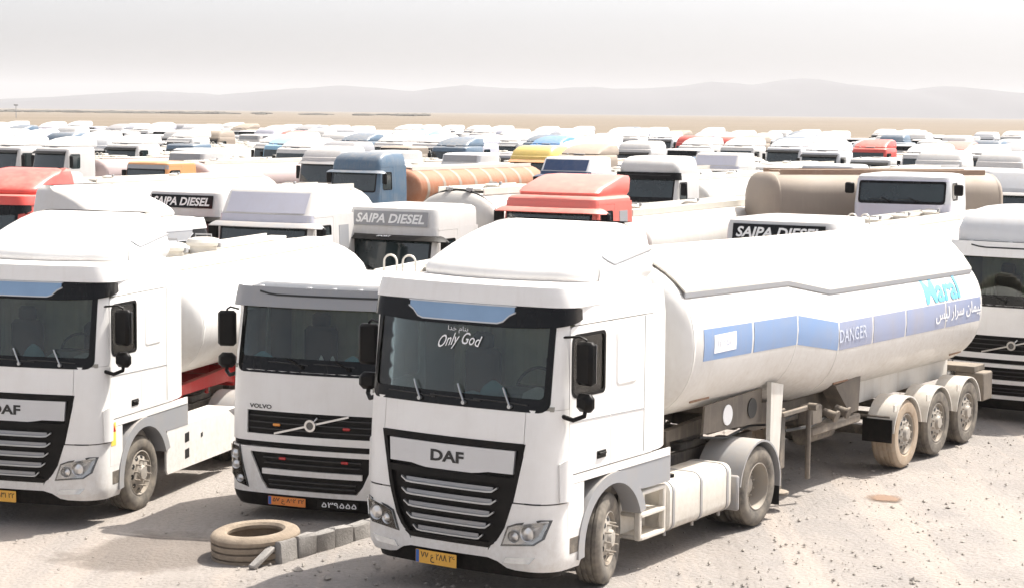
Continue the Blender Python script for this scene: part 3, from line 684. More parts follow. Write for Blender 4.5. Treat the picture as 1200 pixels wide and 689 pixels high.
# ------------------------------------------------------------------ the Volvo-shaped tractor
def cab_volvo(E, body=None, plate_text='۵۷ ع ۸۶۲ ۲۲', lod=0, roof='low', visor=None, lettered=True, lipm=None):
    body = body or WHITE; H = lod == 0
    c = Cab([(.22, -1.30), (.35, -1.39), (1.0, -1.40), (1.5, -1.38), (2.0, -1.34), (2.8, -1.15), (3.1, -1.08), (3.6, -.9)],
            [(.2, 1.20), (.35, 1.245), (2.1, 1.245), (2.8, 1.21), (3.1, 1.17), (3.7, 1.05)], .11, [(2.0, .26), (2.9, .13), (3.4, .13)], .86)
    wrap = lambda y: (lambda z: c.ky(y, z))
    neg = lambda y: (lambda z: -c.ky(y, z))
    m = MB(); c.panel(m, neg(-.66), wrap(-.66), .215, .40, 26, 2, 0, .03); build(m, 'lower_bumper', BLACK, E)
    lg = lambda z: tab([(.46, .60), (.5, .68), (.93, .88)], z)
    m = MB(); c.xpanel(m, -.70, .70, .40, .462, 12, 1, 0, .03)
    for sd in (1, -1):
        q = MB(); c.panel(q, lambda z: c.kx(lg(z), z), wrap(-.66), .40, 1.0, 16, 7, 0, .03); m.add(q.v, q.f) if sd > 0 else m.add(q.mirror().v, q.mirror().f)
    c.xpanel(m, lambda z: -lg(z), lg, .935, 1.0, 12, 1, 0, .03); build(m, 'bumper', body, E)
    m = MB(); c.xpanel(m, lambda z: -lg(z) + .002, lambda z: lg(z) - .002, .462, .935, 12, 5, -.04, .02); g = build(m, 'lower_grille', BLACK, E)
    m = MB(); c.xpanel(m, -.70, .70, .655, .725, 14, 2, .004, .04); build(m, 'grille_bar', body, g)
    for z in (.52, .58, .80, .87):
        m = MB(); c.xpanel(m, -.6 - .25 * (z - .5), .6 + .25 * (z - .5), z - .008, z + .008, 12, 1, -.012, .03); build(m, 'slat', SLATD, g)
    m = MB(); c.panel(m, neg(-.97), wrap(-.97), 1.012, 1.068, 24, 1, -.02, .02); build(m, 'front_slit', BLACK, E)
    gz0, gz1, gx = 1.17, 1.47, .93
    m = MB(); c.panel(m, neg(-.97), wrap(-.97), 1.075, gz0, 26, 2, 0, .02); c.panel(m, neg(-.97), wrap(-.97), gz1, lambda k: 1.99, 26, 4, 0, .02)
    for sd in (1, -1):
        q = MB(); c.panel(q, lambda z: c.kx(gx, z), wrap(-.97), gz0 - .002, gz1 + .002, 8, 2, -.001, .02); m.add(q.v, q.f) if sd > 0 else m.add(q.mirror().v, q.mirror().f)
    build(m, 'front_panel', body, E)
    m = MB(); c.xpanel(m, -gx, gx, gz0, gz1, 14, 3, -.035, .02); g2 = build(m, 'upper_grille', BLACK, E)
    for z in (1.24, 1.32, 1.40):
        m = MB(); c.xpanel(m, -gx + .02, gx - .02, z - .007, z + .007, 12, 1, -.012, .03); build(m, 'slat', SLATD, g2)
    if H or lod == 1:
        m = MB(); c.xpanel(m, -.52, .52, lambda x: 1.185 + (x + .52) * .262 - .012, lambda x: 1.185 + (x + .52) * .262 + .014, 14, 1, .012, .02); build(m, 'diagonal_bar', CHROME, g2)
        m = MB(); o = c.X(0, 1.32, .02); m.lathe([(.078, -.012), (.078, .012), (.05, .012), (.05, -.012)], tuple(o), 'Y', 24, True); m.cyl(o + Vector((.055, -.005, .055)), o + Vector((.105, -.005, .105)), .008, .014, 6); build(m, 'round_emblem', CHROME, g2)
        m = MB(); m.cyl(o + Vector((0, .01, 0)), o + Vector((0, -.006, 0)), .05, n=18); build(m, 'emblem_disc', LENSD, g2)
    if H and lettered:
        t = text('VOLVO', .055, .33, bold=.03); build(map_text(t, lambda x, y: c.X(x - .73, 1.525 + y, .004)), 'lettering', INK, E, 0)
        for x, z, mt in ((-.49, 1.30, AMBER), (.49, 1.30, REDL), (-.40, .87, REDL), (.47, .87, REDL)):
            m = MB(); m.box(c.X(x, z, .0), (.10, .03, .035), .01); build(m, 'marker_lamp', mt, E)
        plate(E, c, -.60, -.06, .265, .375, .022, plate_text, PLATEO)
        pp = plate(E, c, .10, .66, .275, .375, .022, '۵۳۹۵۵۵', BLACK, False); 
        for ch in pp.children: ch.material_slots[0].link = 'OBJECT'; ch.material_slots[0].material = INKW
    for sd in (1, -1):
        pts = [(.90, .46), (1.06, .50), (1.19, .60), (1.22, 1.0), (1.03, 1.0), (.99, .78)]
        q = MB(); c.fpoly(q, pts, .012, .04); h = build(q if sd > 0 else q.mirror(), 'headlight', LENSD if H else LENS, E)
        if H:
            q = MB(); c.fpoly(q, [(lerp(1.06, x, .92), lerp(.74, z, .94)) for x, z in pts], .030, .004); build(q if sd > 0 else q.mirror(), 'lens', LAMPG, h)
            for lx, lz, r_ in ((1.10, .88, .06), (1.09, .74, .06), (1.02, .57, .05)):
                q = MB(); o = c.X(lx, lz, .022); q.lathe([(r_, -.010), (r_ * .8, .006), (r_ * .45, .0), (0, -.008)], tuple(o), 'Y', 16); build(q if sd > 0 else q.mirror(), 'reflector', CHROME, h)
        q = MB(); c.panel(q, lambda z: c.kx(1.10, z), wrap(-.97), 1.993, 2.98, 8, 6, -.004, .03); build(q if sd > 0 else q.mirror(), 'windscreen_pillar', body, E)
    w = windscreen(E, c, 1.11, 1.955, 2.95, (.05, .20, .10), lod)
    if H: wipers(E, c, (-.15, .50), 2.05, .10, .22)
    # peaked sun visor
    vm = visor or GREYP
    m = MB(); c.panel(m, neg(-.86), wrap(-.86), 2.775, 3.025, 26, 4, lambda k: .09 - .06 * sstep(1.0, 1.3, abs(k)), .03); v = build(m, 'sun_visor', vm, E)
    m = MB(); c.xpanel(m, -.82, .95, lambda x: 2.915 + .04 * sstep(.6, .85, -x), lambda x: 2.94 + .04 * sstep(.6, .85, -x), 14, 1, .095, .02); build(m, 'visor_slot', INK, v)
    for x in (-.85, -.15, .2, .55):
        m = MB(); m.box(c.X(x, 3.04, .02), (.07, .05, .025), .008); build(m, 'roof_marker', LENS, E)
    O = lambda w_, y, z, y1=.86: outline(w_, y, y1, .09, .25, .10, z)
    m = MB()
    if roof == 'low': L = [O(1.17, -1.0, 2.95), O(1.165, -1.0, 3.03), O(1.12, -.96, 3.09), O(1.0, -.85, 3.12), O(.8, -.6, 3.13)]
    else: L = [O(1.18, -1.02, 2.95), O(1.18, -1.10, 3.05), O(1.17, -1.10, 3.25), O(1.13, -.98, 3.42), O(1.05, -.80, 3.54), O(.9, -.5, 3.61), O(.7, -.3, 3.62)]
    m.loft(L, False); build(m, 'roof', lipm or body, E)
    door_set(E, c, body, -.955, -.085, 1.20, 2.90, (-.90, -.20, 2.05, 2.70), lod, (-.3, 1.5))
    for sd in (1, -1):
        m = MB(); c.ypanel(m, -.078, .86, 1.20, 2.98, 6, 5, 0, .02, sd); build(m, 'side_panel', body, E)
        m = MB(); c.ypanel(m, -.84, -.085, 2.905, 2.98, 3, 1, 0, .02, sd); build(m, 'door_header', body, E)
        m = MB(); c.ypanel(m, -.975, -.64, .55, 1.19, 4, 4, .002, .03, sd); build(m, 'front_wing', body, E)
        build(arch_ring(1.02 * sd, 1.258 * sd, 0, .50, .635, .715, 5, 186, 20), 'wheel_arch', GREYP, E)
    m = MB(); m.box((0, .80, 2.15), (2.38, .05, 1.7), .03); build(m, 'rear_wall', body, E)
    m = MB(); m.box((0, -.1, 1.12), (1.9, 2.0, .22), .05); m.box((0, -.85, .75), (1.6, .4, .6), .05); build(m, 'cab_floor', CHASSIS, E)
    mirror_set(E, c, -.95, 2.70, 1.95, .17, lod)
    if H: interior(E, c, 1.35, 1.98, 2.85, .80)
    chassis(E, lod=lod)
    for sd in (1, -1):
        wheel(E, 1.045, 0, 'steer' if H else 'far', sd); wheel(E, 1.075, 3.74, 'drive' if H else 'far', sd)
        fuel_tank(E, .62, 1.22, 1.1, 2.98, .33, .92, CREAM, 3, sd, lod)
    rear_fender(E, 3.74, GREYP, lod)
    return c

# ------------------------------------------------------------------ plainer cabs of the field: shape by parameters
def cab_plain(E, body, lod=1, z=(.34, .80, 1.30, 1.62, 2.42, 2.62), rake=.13, roof='flat', visor='peak', front=None, board=None, boardtext=None, visortext=None, hood=0.0, ribs=False, vents=False, spoil_h=.62, grille_dark=True, roofm=None, dual=False):
    """z: bumper bottom, bumper top, grille top, windscreen bottom, windscreen top, roof edge"""
    zb0, zb1, zg, zw0, zw1, zr = z; front = front or body; roofm = roofm or body
    top = zr + .9
    c = Cab([(zb0, -1.36), (zb1, -1.38), (zg, -1.34), (zw0, -1.30), (zw1, -1.30 + rake), (zr, -1.27 + rake), (top, -.75)],
            [(zb0, 1.22), (zw0, 1.22), (zw1, 1.19), (zr, 1.18), (top, 1.10)], .07, [(zw0, .18), (zw1, .14)], .80)
    wrap = lambda y: (lambda q: c.ky(y, q)); neg = lambda y: (lambda q: -c.ky(y, q))
    m = MB(); c.panel(m, neg(-.65), wrap(-.65), zb0, zb1, 18, 2, .02, .03); build(m, 'bumper', front if grille_dark else BLACK, E)
    m = MB(); c.panel(m, neg(-.97), wrap(-.97), zb1 + .01, zw0, 20, 4, 0, .02); build(m, 'front_panel', front, E)
    m = MB(); c.xpanel(m, -.82, .82, zb1 + .06, zg, 10, 2, .008, .02); g = build(m, 'grille', BLACK, E)
    for k in range(4):
        q = lerp(zb1 + .12, zg - .06, k / 3); m = MB(); c.xpanel(m, -.78, .78, q - .02, q + .015, 8, 1, .03, .02); build(m, 'slat', front if k % 2 else GREYP, g)
    for sd in (1, -1):
        q = MB(); c.fpoly(q, [(.72, zb0 + .16), (1.06, zb0 + .17), (1.10, zb1 - .06), (.74, zb1 - .08)], .026, .02); build(q if sd > 0 else q.mirror(), 'headlight', LENS, E)
        q = MB(); c.panel(q, lambda a: c.kx(1.09, a), wrap(-.97), zw0 + .002, zr, 6, 4, -.003, .03); build(q if sd > 0 else q.mirror(), 'windscreen_pillar', body, E)
    w = windscreen(E, c, 1.10, zw0 - .01, zw1 + .04, (.05, .07, .06), lod)
    if lod == 1: wipers(E, c, (-.3, .4), zw0 + .05, .1, .2)
    m = MB(); c.panel(m, neg(-.95), wrap(-.95), zw1 + .042, zr, 20, 2, 0, .02); build(m, 'header_panel', front, E)
    if visor:
        m = MB(); vm = visor if not isinstance(visor, str) else BLACK
        def vf(u, v):
            k = lerp(-1.04, 1.04, u); p = c.Q(k, zw1 + .07, .02); q = c.Q(k, zw1 - .07, .26); return lerp(p, q, v) + Vector((0, 0, .03 * math.sin(v * 3)))
        m.grid(vf, 18, 3, .02, (0, 0, 0)); v = build(m, 'sun_visor', vm, E)
        if visortext and lod < 2:
            t = text(visortext, .08, .36, shear=.2, bold=.03); build(map_text(t, lambda x, y: lerp(c.X(x, zw1 + .07, .05), c.X(x, zw1 - .07, .29), .5 - y / .28) + Vector((0, -.02, .028))), 'lettering', INKW, v, 0)
    O = lambda w_, y, q, y1=.80: outline(w_, y, y1, .06, .18, .10, q)
    y0 = -1.27 + rake; m = MB()
    if roof == 'flat': L = [O(1.18, y0, zr - .03), O(1.17, y0 + .02, zr + .06), O(1.12, y0 + .08, zr + .11), O(.9, y0 + .3, zr + .14)]
    elif roof == 'board': L = [O(1.18, y0, zr - .03), O(1.17, y0 + .06, zr + .30), O(1.15, y0 + .12, zr + .40), O(1.05, y0 + .25, zr + .45), O(.8, y0 + .5, zr + .47)]
    elif roof == 'slope': L = [O(1.18, y0, zr - .03), O(1.17, y0 + .04, zr + .02), O(1.14, y0 + .30, zr + .48), O(1.10, y0 + .40, zr + .55), O(.9, y0 + .6, zr + .58)]
    elif roof == 'dome': L = [O(1.18, y0, zr - .03), O(1.17, y0 + .02, zr + .12), O(1.13, y0 + .14, zr + .32), O(1.05, y0 + .36, zr + .46), O(.88, y0 + .65, zr + .52), O(.6, y0 + .9, zr + .53)]
    elif roof == 'wedge': L = [O(1.18, y0, zr - .03), O(1.17, y0 + .02, zr + .06), O(1.12, y0 + .08, zr + .11), O(.9, y0 + .3, zr + .14)]
    m.loft(L, False); ro = build(m, 'roof', roofm, E)
    if roof == 'wedge':
        m = MB(); S = lambda w_, y, q, y1: outline(w_, y, y1, .08, .22, .08, q)
        m.loft([S(1.02, y0 + .30, zr + .10, .9), S(1.05, y0 + .28, zr + .20, .98), S(1.05, y0 + .45, zr + .30, 1.0), S(1.05, y0 + 1.2, zr + .10 + spoil_h * .85, 1.02), S(1.02, y0 + 1.55, zr + .10 + spoil_h, 1.02), S(.8, y0 + 1.7, zr + .12 + spoil_h, 1.0)], False); build(m, 'roof_deflector', roofm, E, 30)
    if roof == 'slope' and front is not body:
        m = MB(); m.grid(lambda u, v: (lerp(-1.0, 1.0, u), lerp(y0 + .04, y0 + .30, v) + .06 * lerp(-1, 1, u) ** 2 - .012, lerp(zr + .04, zr + .47, v)), 10, 3, .008, CTR); build(m, 'deflector_panel', front, E)
    if board:
        m = MB(); bz0, bz1 = zr + .02, zr + .34
        m.grid(lambda u, v: (lerp(-.98, .98, u), y0 + .06 * lerp(-.9, .9, u) ** 2 - .02 + .05 * v, lerp(bz0, bz1, v)), 10, 2, .02, CTR); bo = build(m, 'name_board', board, E)
        if boardtext:
            t = text(boardtext, .21, 1.80, shear=.22, bold=.03); build(map_text(t, lambda x, y: Vector((x, y0 + .06 * (x * .92) ** 2 - .026 + .05 * ((zr + .18 + y - bz0) / .32), zr + .18 + y))), 'lettering', INKW, bo, 0)
    zd0 = max(1.05, zb1 + .2)
    door_set(E, c, body, -.955, -.13, zd0, zr - .06, (-.88, -.22, zw0 + .08, zw1), 1 if lod == 1 else 2)
    for sd in (1, -1):
        m = MB(); c.ypanel(m, -.122, .80, zd0, zr, 5, 4, 0, .02, sd); c.ypanel(m, -.96, -.122, zr - .055, zr, 3, 1, 0, .02, sd); sp = build(m, 'side_panel', body, E)
        if vents: 
            m = MB(); c.ypanel(m, .12, .55, zw0 + .15, zw1 - .02, 2, 2, .006, .008, sd); build(m, 'side_vent', GREYP, sp)
        if ribs:
            for k in range(3):
                m = MB(); m.tube([c.Y(-.9, zr + .07 + .09 * k, -.01, sd), c.Y(.7, zr + .10 + .10 * k, -.01, sd)], .01, 5); build(m, 'side_rib', GREYP if k == 1 else body, sp)
        m = MB(); c.ypanel(m, -.97, -.62, zb0 + .1, zd0 - .01, 3, 2, .002, .03, sd); build(m, 'front_wing', body, E)
        build(arch_ring(1.0 * sd, 1.235 * sd, 0, .50, .63, .70, 5, 186, 14), 'wheel_arch', GREYP, E)
    m = MB(); m.box((0, .75, (zd0 + zr) / 2), (2.30, .05, zr - zd0), .02); build(m, 'rear_wall', body, E)
    m = MB(); m.box((0, -.1, 1.05), (1.9, 1.9, .25), .05); build(m, 'cab_floor', CHASSIS, E)
    mirror_set(E, c, -.98, zw1 - .02, zw0 + .05, .16, 1)
    chassis(E, lod=1)
    for sd in (1, -1):
        wheel(E, 1.03, 0, 'far', sd); wheel(E, 1.05, 3.6, 'far', sd); fuel_tank(E, .62, 1.2, 1.1, 2.9, .36, .9, CREAM, 2, sd, 1)
    rear_fender(E, 3.6, BLACK, 1)
    return c
# ------------------------------------------------------------------ tank semi-trailers (coupled: parts of the same truck)
def sect(a, b, zc, y, n=40, e=2.25):
    pts = []
    for i in range(n):
        t = 2 * math.pi * i / n; c, s = math.cos(t), math.sin(t)
        pts.append((a * math.copysign(abs(c) ** (2 / e), c), y, zc + b * math.copysign(abs(s) ** (2 / e), s)))
    return pts
def tank_side(a, b, zc, z, e=2.25):
    q = max(0, 1 - (abs(z - zc) / b) ** e); return a * q ** (1 / e)
def rail_loop(E, x, y, z, h=.30, w=.20, mat=None, along='x'):
    """a pair of hoops at the head of the tank ladder"""
    for k in (0, 1):
        m = MB(); pts = []; o = (k * .29)
        for i in range(11):
            t = math.pi * i / 10; dx = -w / 2 * math.cos(t); dz = h - w / 2 + w / 2 * math.sin(t)
            pts.append((x + o + dx, y, z + dz) if along == 'x' else (x, y + o + dx, z + dz))
        pts = [(pts[0][0], pts[0][1], z)] + pts + [(pts[-1][0], pts[-1][1], z)]
        m.tube(pts, .016); build(m, 'ladder_rail', mat or CREAM, E)
def manhole(E, x, y, z, mat, r=.27):
    k = 1 if r > .25 else .5
    m = MB(); m.lathe([(r * .8, -.06), (r * .8, .10 * k), (r, .11 * k), (r * 1.02, .16 * k), (r * .9, .21 * k), (r * .5, .235 * k), (0, .24 * k)], (x, y, z), 'Z', 20); o = build(m, 'manhole', mat, E)
    m = MB(); m.tube([(x - r * .5, y, z + .2 * k), (x - r * .5, y, z + .28 * k), (x + r * .5, y, z + .28 * k), (x + r * .5, y, z + .2 * k)], .014); m.box((x + r, y, z + .12), (.06, .08, .08), .01); build(m, 'manhole_clamp', GREYP, o)
def tanker(E, y0=1.55, y1=12.1, zc=None, a=1.25, b=None, mat=None, ends=None, frame=None, lod=0, axles=(8.72, 10.03, 11.34), top='shroud', hoops=None, holes=(3.4, 7.0), band=None, e=2.25, fmat=None, hose=False, shroudm=None, legs=True, big=False):
    mat = mat or (TANKW if lod == 0 else TANKF); ends = ends or mat; H = lod == 0; frame = frame or CHASSISB; fmat = fmat or CHASSISW
    if zc is None: zc = ((1.5, 2.46), (4.75, 2.40), (6.1, 2.19), (12, 2.12)) if H else ((0, 1.95), (20, 1.95))
    b = b or (1.0 if H else .82)
    Z = lambda y: tab(zc, y)
    ys = [y0 + .30, y0 + 1.2] + [q for q, _ in zc if y0 + 1.3 < q < y1 - .5] + [lerp(y0 + 1.2, y1 - .28, k / 8) for k in range(1, 8)] + [y1 - .28]
    ys = sorted(set(round(q, 3) for q in ys)); n = 48 if H else 26
    L = [sect(a * q, b * q, Z(y0), y0 + .30 * (1 - h), n, e) for q, h in ((.05, 1), (.45, .93), (.75, .72), (.92, .4), (.985, .12))]
    L += [sect(a, b, Z(y), y, n, e) for y in ys]
    L += [sect(a * q, b * q, Z(y1), y1 - .28 * (1 - h), n, e) for q, h in ((.985, .12), (.92, .4), (.75, .72), (.45, .93), (.05, 1))]
    m = MB(); m.loft(L); T = build(m, 'tank', mat, E, 40)
    if H or lod == 1:
        for y in ([y0 + .32, y1 - .30] + ([4.75, 6.1] if H else [])):
            m = MB(); m.loft([sect(a * q, b * q, Z(y), y + d, n, e) for q, d in ((.99, -.03), (1.003, -.02), (1.003, .02), (.99, .03))], False, False); build(m, 'weld_band', mat, T)
    if top == 'shroud':
        sec = []; n2 = 14
        for y in ([y0 + .33] + [q for q, _ in zc if y0 + .6 < q < y1 - 1] + [y1 - .40]):
            ze = Z(y) + .65; cr = lerp(3.53, 3.40, (y - y0) / (y1 - y0)); up = []; dn = []
            for i in range(n2 + 1):
                x = lerp(-1.10, 1.10, i / n2); q = 1 - abs(x / 1.10) ** 2.3; up.append((x, y + .12 * q, lerp(ze, cr, q))); dn.append((x, y + .12 * q, lerp(ze, cr, q) - .03))
            sec.append(up + dn[::-1])
        m = MB(); m.loft(sec); wc = build(m, 'walkway_cover', shroudm or CREAM, E, 50)
        for sx in (0, n2):
            m = MB(); sg = -1 if sx == 0 else 1
            m.loft([[(s_[sx][0] + dx * sg, s_[sx][1], s_[sx][2] + dz) for dx, dz in ((-.02, -.025), (-.02, -.085), (.004, -.085), (.004, -.025))] for s_ in sec]); build(m, 'cover_lip_shade', GREYP, wc)  # grey lip: the shadow line below the overhang is put into its colour
        zt = lambda y: Z(y) + 1.0
    elif top == 'walk':
        for x in (.34, -.34):
            m = MB()
            m.box((x, (y0 + y1) / 2, Z(y1) + b + .03), (.30, y1 - y0 - 1.2, .05), .01); build(m, 'walkway', shroudm or CREAM, E)
        m = MB()
        for sx in (-.62, .62): m.box((sx, (y0 + y1) / 2, Z(y1) + b + .0), (.03, y1 - y0 - 1.0, .16), .005)
        build(m, 'spill_rail', shroudm or CREAM, E)
        zt = lambda y: Z(y) + b + .02
    else: zt = lambda y: Z(y) + b - .01
    for y in holes: manhole(E, 0, y, zt(y), CREAM, .27 if big else .21)
    if hoops: rail_loop(E, hoops[0], hoops[1], zt(hoops[1]) - .02, along='x')
    if hose:
        m = MB(); pts = []
        for i in range(13):
            t = R(lerp(35, 150, i / 12)); pts.append((a * 1.01 * math.cos(t), y0 + .36, Z(y0) + b * 1.03 * math.sin(t)))
        m.tube(pts, .03); build(m, 'rim_strip', INK, T)
        for x in (-.2, .35): m = MB(); m.lathe([(.0, -.06), (.08, -.03), (.09, .03), (.0, .08)], (x, y0 + .3, Z(y0) + b + .05), 'Z', 10); build(m, 'vent_cap', GREYP, T)
    if band:
        for ya, yb, bm in band:
            m = MB()
            def fn(u, v):
                y = lerp(ya, yb, u); z = Z(y) + lerp(-.19, .19, v); return (tank_side(a, b, Z(y), z, e) + .004, y, z)
            m.grid(fn, 12, 5, .003, (0, (ya + yb) / 2, Z(ya))); build(m, 'painted_band', bm, T); build(m.mirror(), 'painted_band', bm, T)
    # frame, suspension and running gear
    ax = axles; m = MB()
    for sx in (-.5, .5):
        poly = [(2.5, 1.30), (2.5, 1.16), (4.2, 1.16), (5.0, .98), (y1, .92), (y1, 1.25), (6, 1.25), (4.6, 1.40)]
        m.prism(poly, lambda p, q, t, sx=sx: (sx + t, p, q), -.05, .05)
    for y in (2.7, 3.6, 4.6, 6.0, 7.4, ax[0], ax[2], y1 - .2): m.box((0, y, 1.12), (.95, .10, .16), .01)
    build(m, 'trailer_frame', frame, E)
    for sx in (1, -1):
        m = MB(); m.prism([(ax[0] - 1.35, 1.45), (ax[0] - 1.05, 1.0), (ax[0] - .85, .97), (y1 - .15, .97), (y1 - .15, 1.32), (ax[0] - .9, 1.50)], lambda p, q, t: (sx * t, p, q), .62, .66); build(m, 'support_plate', fmat, E)
        if H:
            m = MB(); m.prism([(4.35, 1.75), (4.35, .60), (4.62, .60), (4.72, 1.68)], lambda p, q, t: (sx * t, p, q), 1.02, 1.08); build(m, 'support_post', CHASSISW, E)
            m = MB(); m.prism([(2.7, 1.28), (2.75, 1.62), (4.35, 1.66), (4.35, 1.22)], lambda p, q, t: (sx * t, p, q), .92, .95); b2 = build(m, 'side_plate', CHASSISB, E)
            for yy, r_, mt in ((3.35, .13, INKW), (4.05, .13, INK)):
                m = MB(); m.cyl((sx * .955, yy, 1.44), (sx * .965, yy, 1.44), r_, n=20); build(m, 'port_cover', mt, b2)
            m = MB(); m.box((sx * 1.08, 5.15, 1.28), (.06, .9, .06), .01); m.cyl((sx * 1.1, 5.5, 1.25), (sx * 1.1, 5.5, .32), .035); m.cyl((sx * 1.1, 5.5, 1.30), (sx * 1.22, 5.5, 1.30), .05); build(m, 'pipe_stand', CHASSISB, E)
            m = MB(); m.tube([(sx * .98, 5.0, 1.02), (sx * 1.0, 5.8, .98), (sx * .98, 6.4, 1.04), (sx * .9, 7.0, .98)], .022); build(m, 'hose', INK, E)
            m = MB(); m.tube([(sx * .8, 2.9, 1.20), (sx * .86, 3.5, 1.12), (sx * .84, 4.2, 1.18), (sx * .86, 5.0, 1.10), (sx * .8, 5.9, 1.16)], .016); build(m, 'cable', INK, E)
            m = MB(); m.cyl((sx * .72, 6.1, .78), (sx * .72, 7.0, .78), .13, n=14); m.box((sx * .72, 6.55, .95), (.06, .3, .2), .01); build(m, 'air_tank', CHASSIS, E)
            m = MB(); m.box((sx * .92, 5.95, 1.12), (.22, .34, .26), .02); build(m, 'valve_box', CHASSISB, E)
            for y in (6.35, 6.75):
                m = MB(); m.cyl((sx * .95, y, 1.10), (sx * 1.12, y, 1.06), .06, n=12); m.cyl((sx * 1.12, y, 1.06), (sx * 1.15, y, 1.05), .085, n=12); build(m, 'outlet_valve', CHASSISB, E)
            m = MB(); m.prism([(ax[0] - 2.0, 1.42), (ax[0] - 1.45, .96), (ax[0] - 1.15, .98), (ax[0] - 1.1, 1.48)], lambda p, q, t: (sx * t, p, q), .70, .95); m.box((sx * .9, ax[0] - 1.9, .86), (.1, 1.7, .12), .02); build(m, 'suspension_bracket', RUST if False else CHASSISB, E)
    if legs:
        for sx in (1, -1):
            m = MB(); m.box((sx * .98, 4.78, .95), (.16, .16, .80), .015); m.box((sx * .98, 4.78, .47), (.11, .11, .40), .01); m.lathe([(0, 0), (.17, .0), (.17, .03), (.06, .06), (.05, .12)], (sx * .98, 4.78, .22), 'Z', 12); m.tube([(sx * .98, 4.85, .7), (sx * .7, 5.1, 1.05)], .03); build(m, 'landing_leg', CHASSIS if H else CHASSISB, E)
    for i, y in enumerate(ax):
        m = MB(); m.cyl((-.95, y, .505), (.95, y, .505), .07, n=10); build(m, 'axle', CHASSIS, E)
        for sx in (1, -1):
            wheel(E, 1.06, y, 'super' if H else 'far', sx, tyre=TYREB if (H and i == 0) else None)
            m = arch_ring(.82 * sx, 1.26 * sx, y, .505, .545, .565, 12, 172, 14); f = build(m, 'mudguard', fmat, E)
            if H and i == 0:
                m = MB(); m.box((sx * 1.03, y - .62, .62), (.46, .02, .34), .004); build(m, 'mudflap', BLACK, f)
                m = MB(); m.tube([(sx * .8, y - .70, .84), (sx * 1.25, y - .70, .84)], .018); build(m, 'flap_bracket', CHASSIS, f)
            if H:
                m = MB(); m.box((sx * 1.25, y - .50, .95), (.02, .10, .10), .004); build(m, 'bracket', CHASSISW, f)
    m = MB(); m.box((0, y1 + .42, .62), (2.3, .10, .14), .01); m.box((.75, y1 + .25, .80), (.06, .4, .4), .01); m.box((-.75, y1 + .25, .80), (.06, .4, .4), .01); rb = build(m, 'rear_bumper', frame, E)
    m = MB(); m.box((0, y1 + .15, 1.10), (2.2, .5, .10), .01); m.box((1.0, y1 + .15, .82), (.5, .42, .46), .02); build(m, 'tool_box', CHASSISB, E)
    if H:
        for sx in (1, -1):
            m = MB(); m.box((sx * .95, y1 + .49, .64), (.36, .03, .11), .006); build(m, 'tail_light', REDL, rb)
            for y, z in ((2.6, 1.86), (6.9, 1.52), (11.5, 1.66)):
                m = MB(); zz = Z(y) - .72; m.box((sx * (tank_side(a, b, Z(y), zz, e) + .006), y, zz), (.02, .50, .03), .004); build(m, 'reflector_strip', RUST, T)
    return T

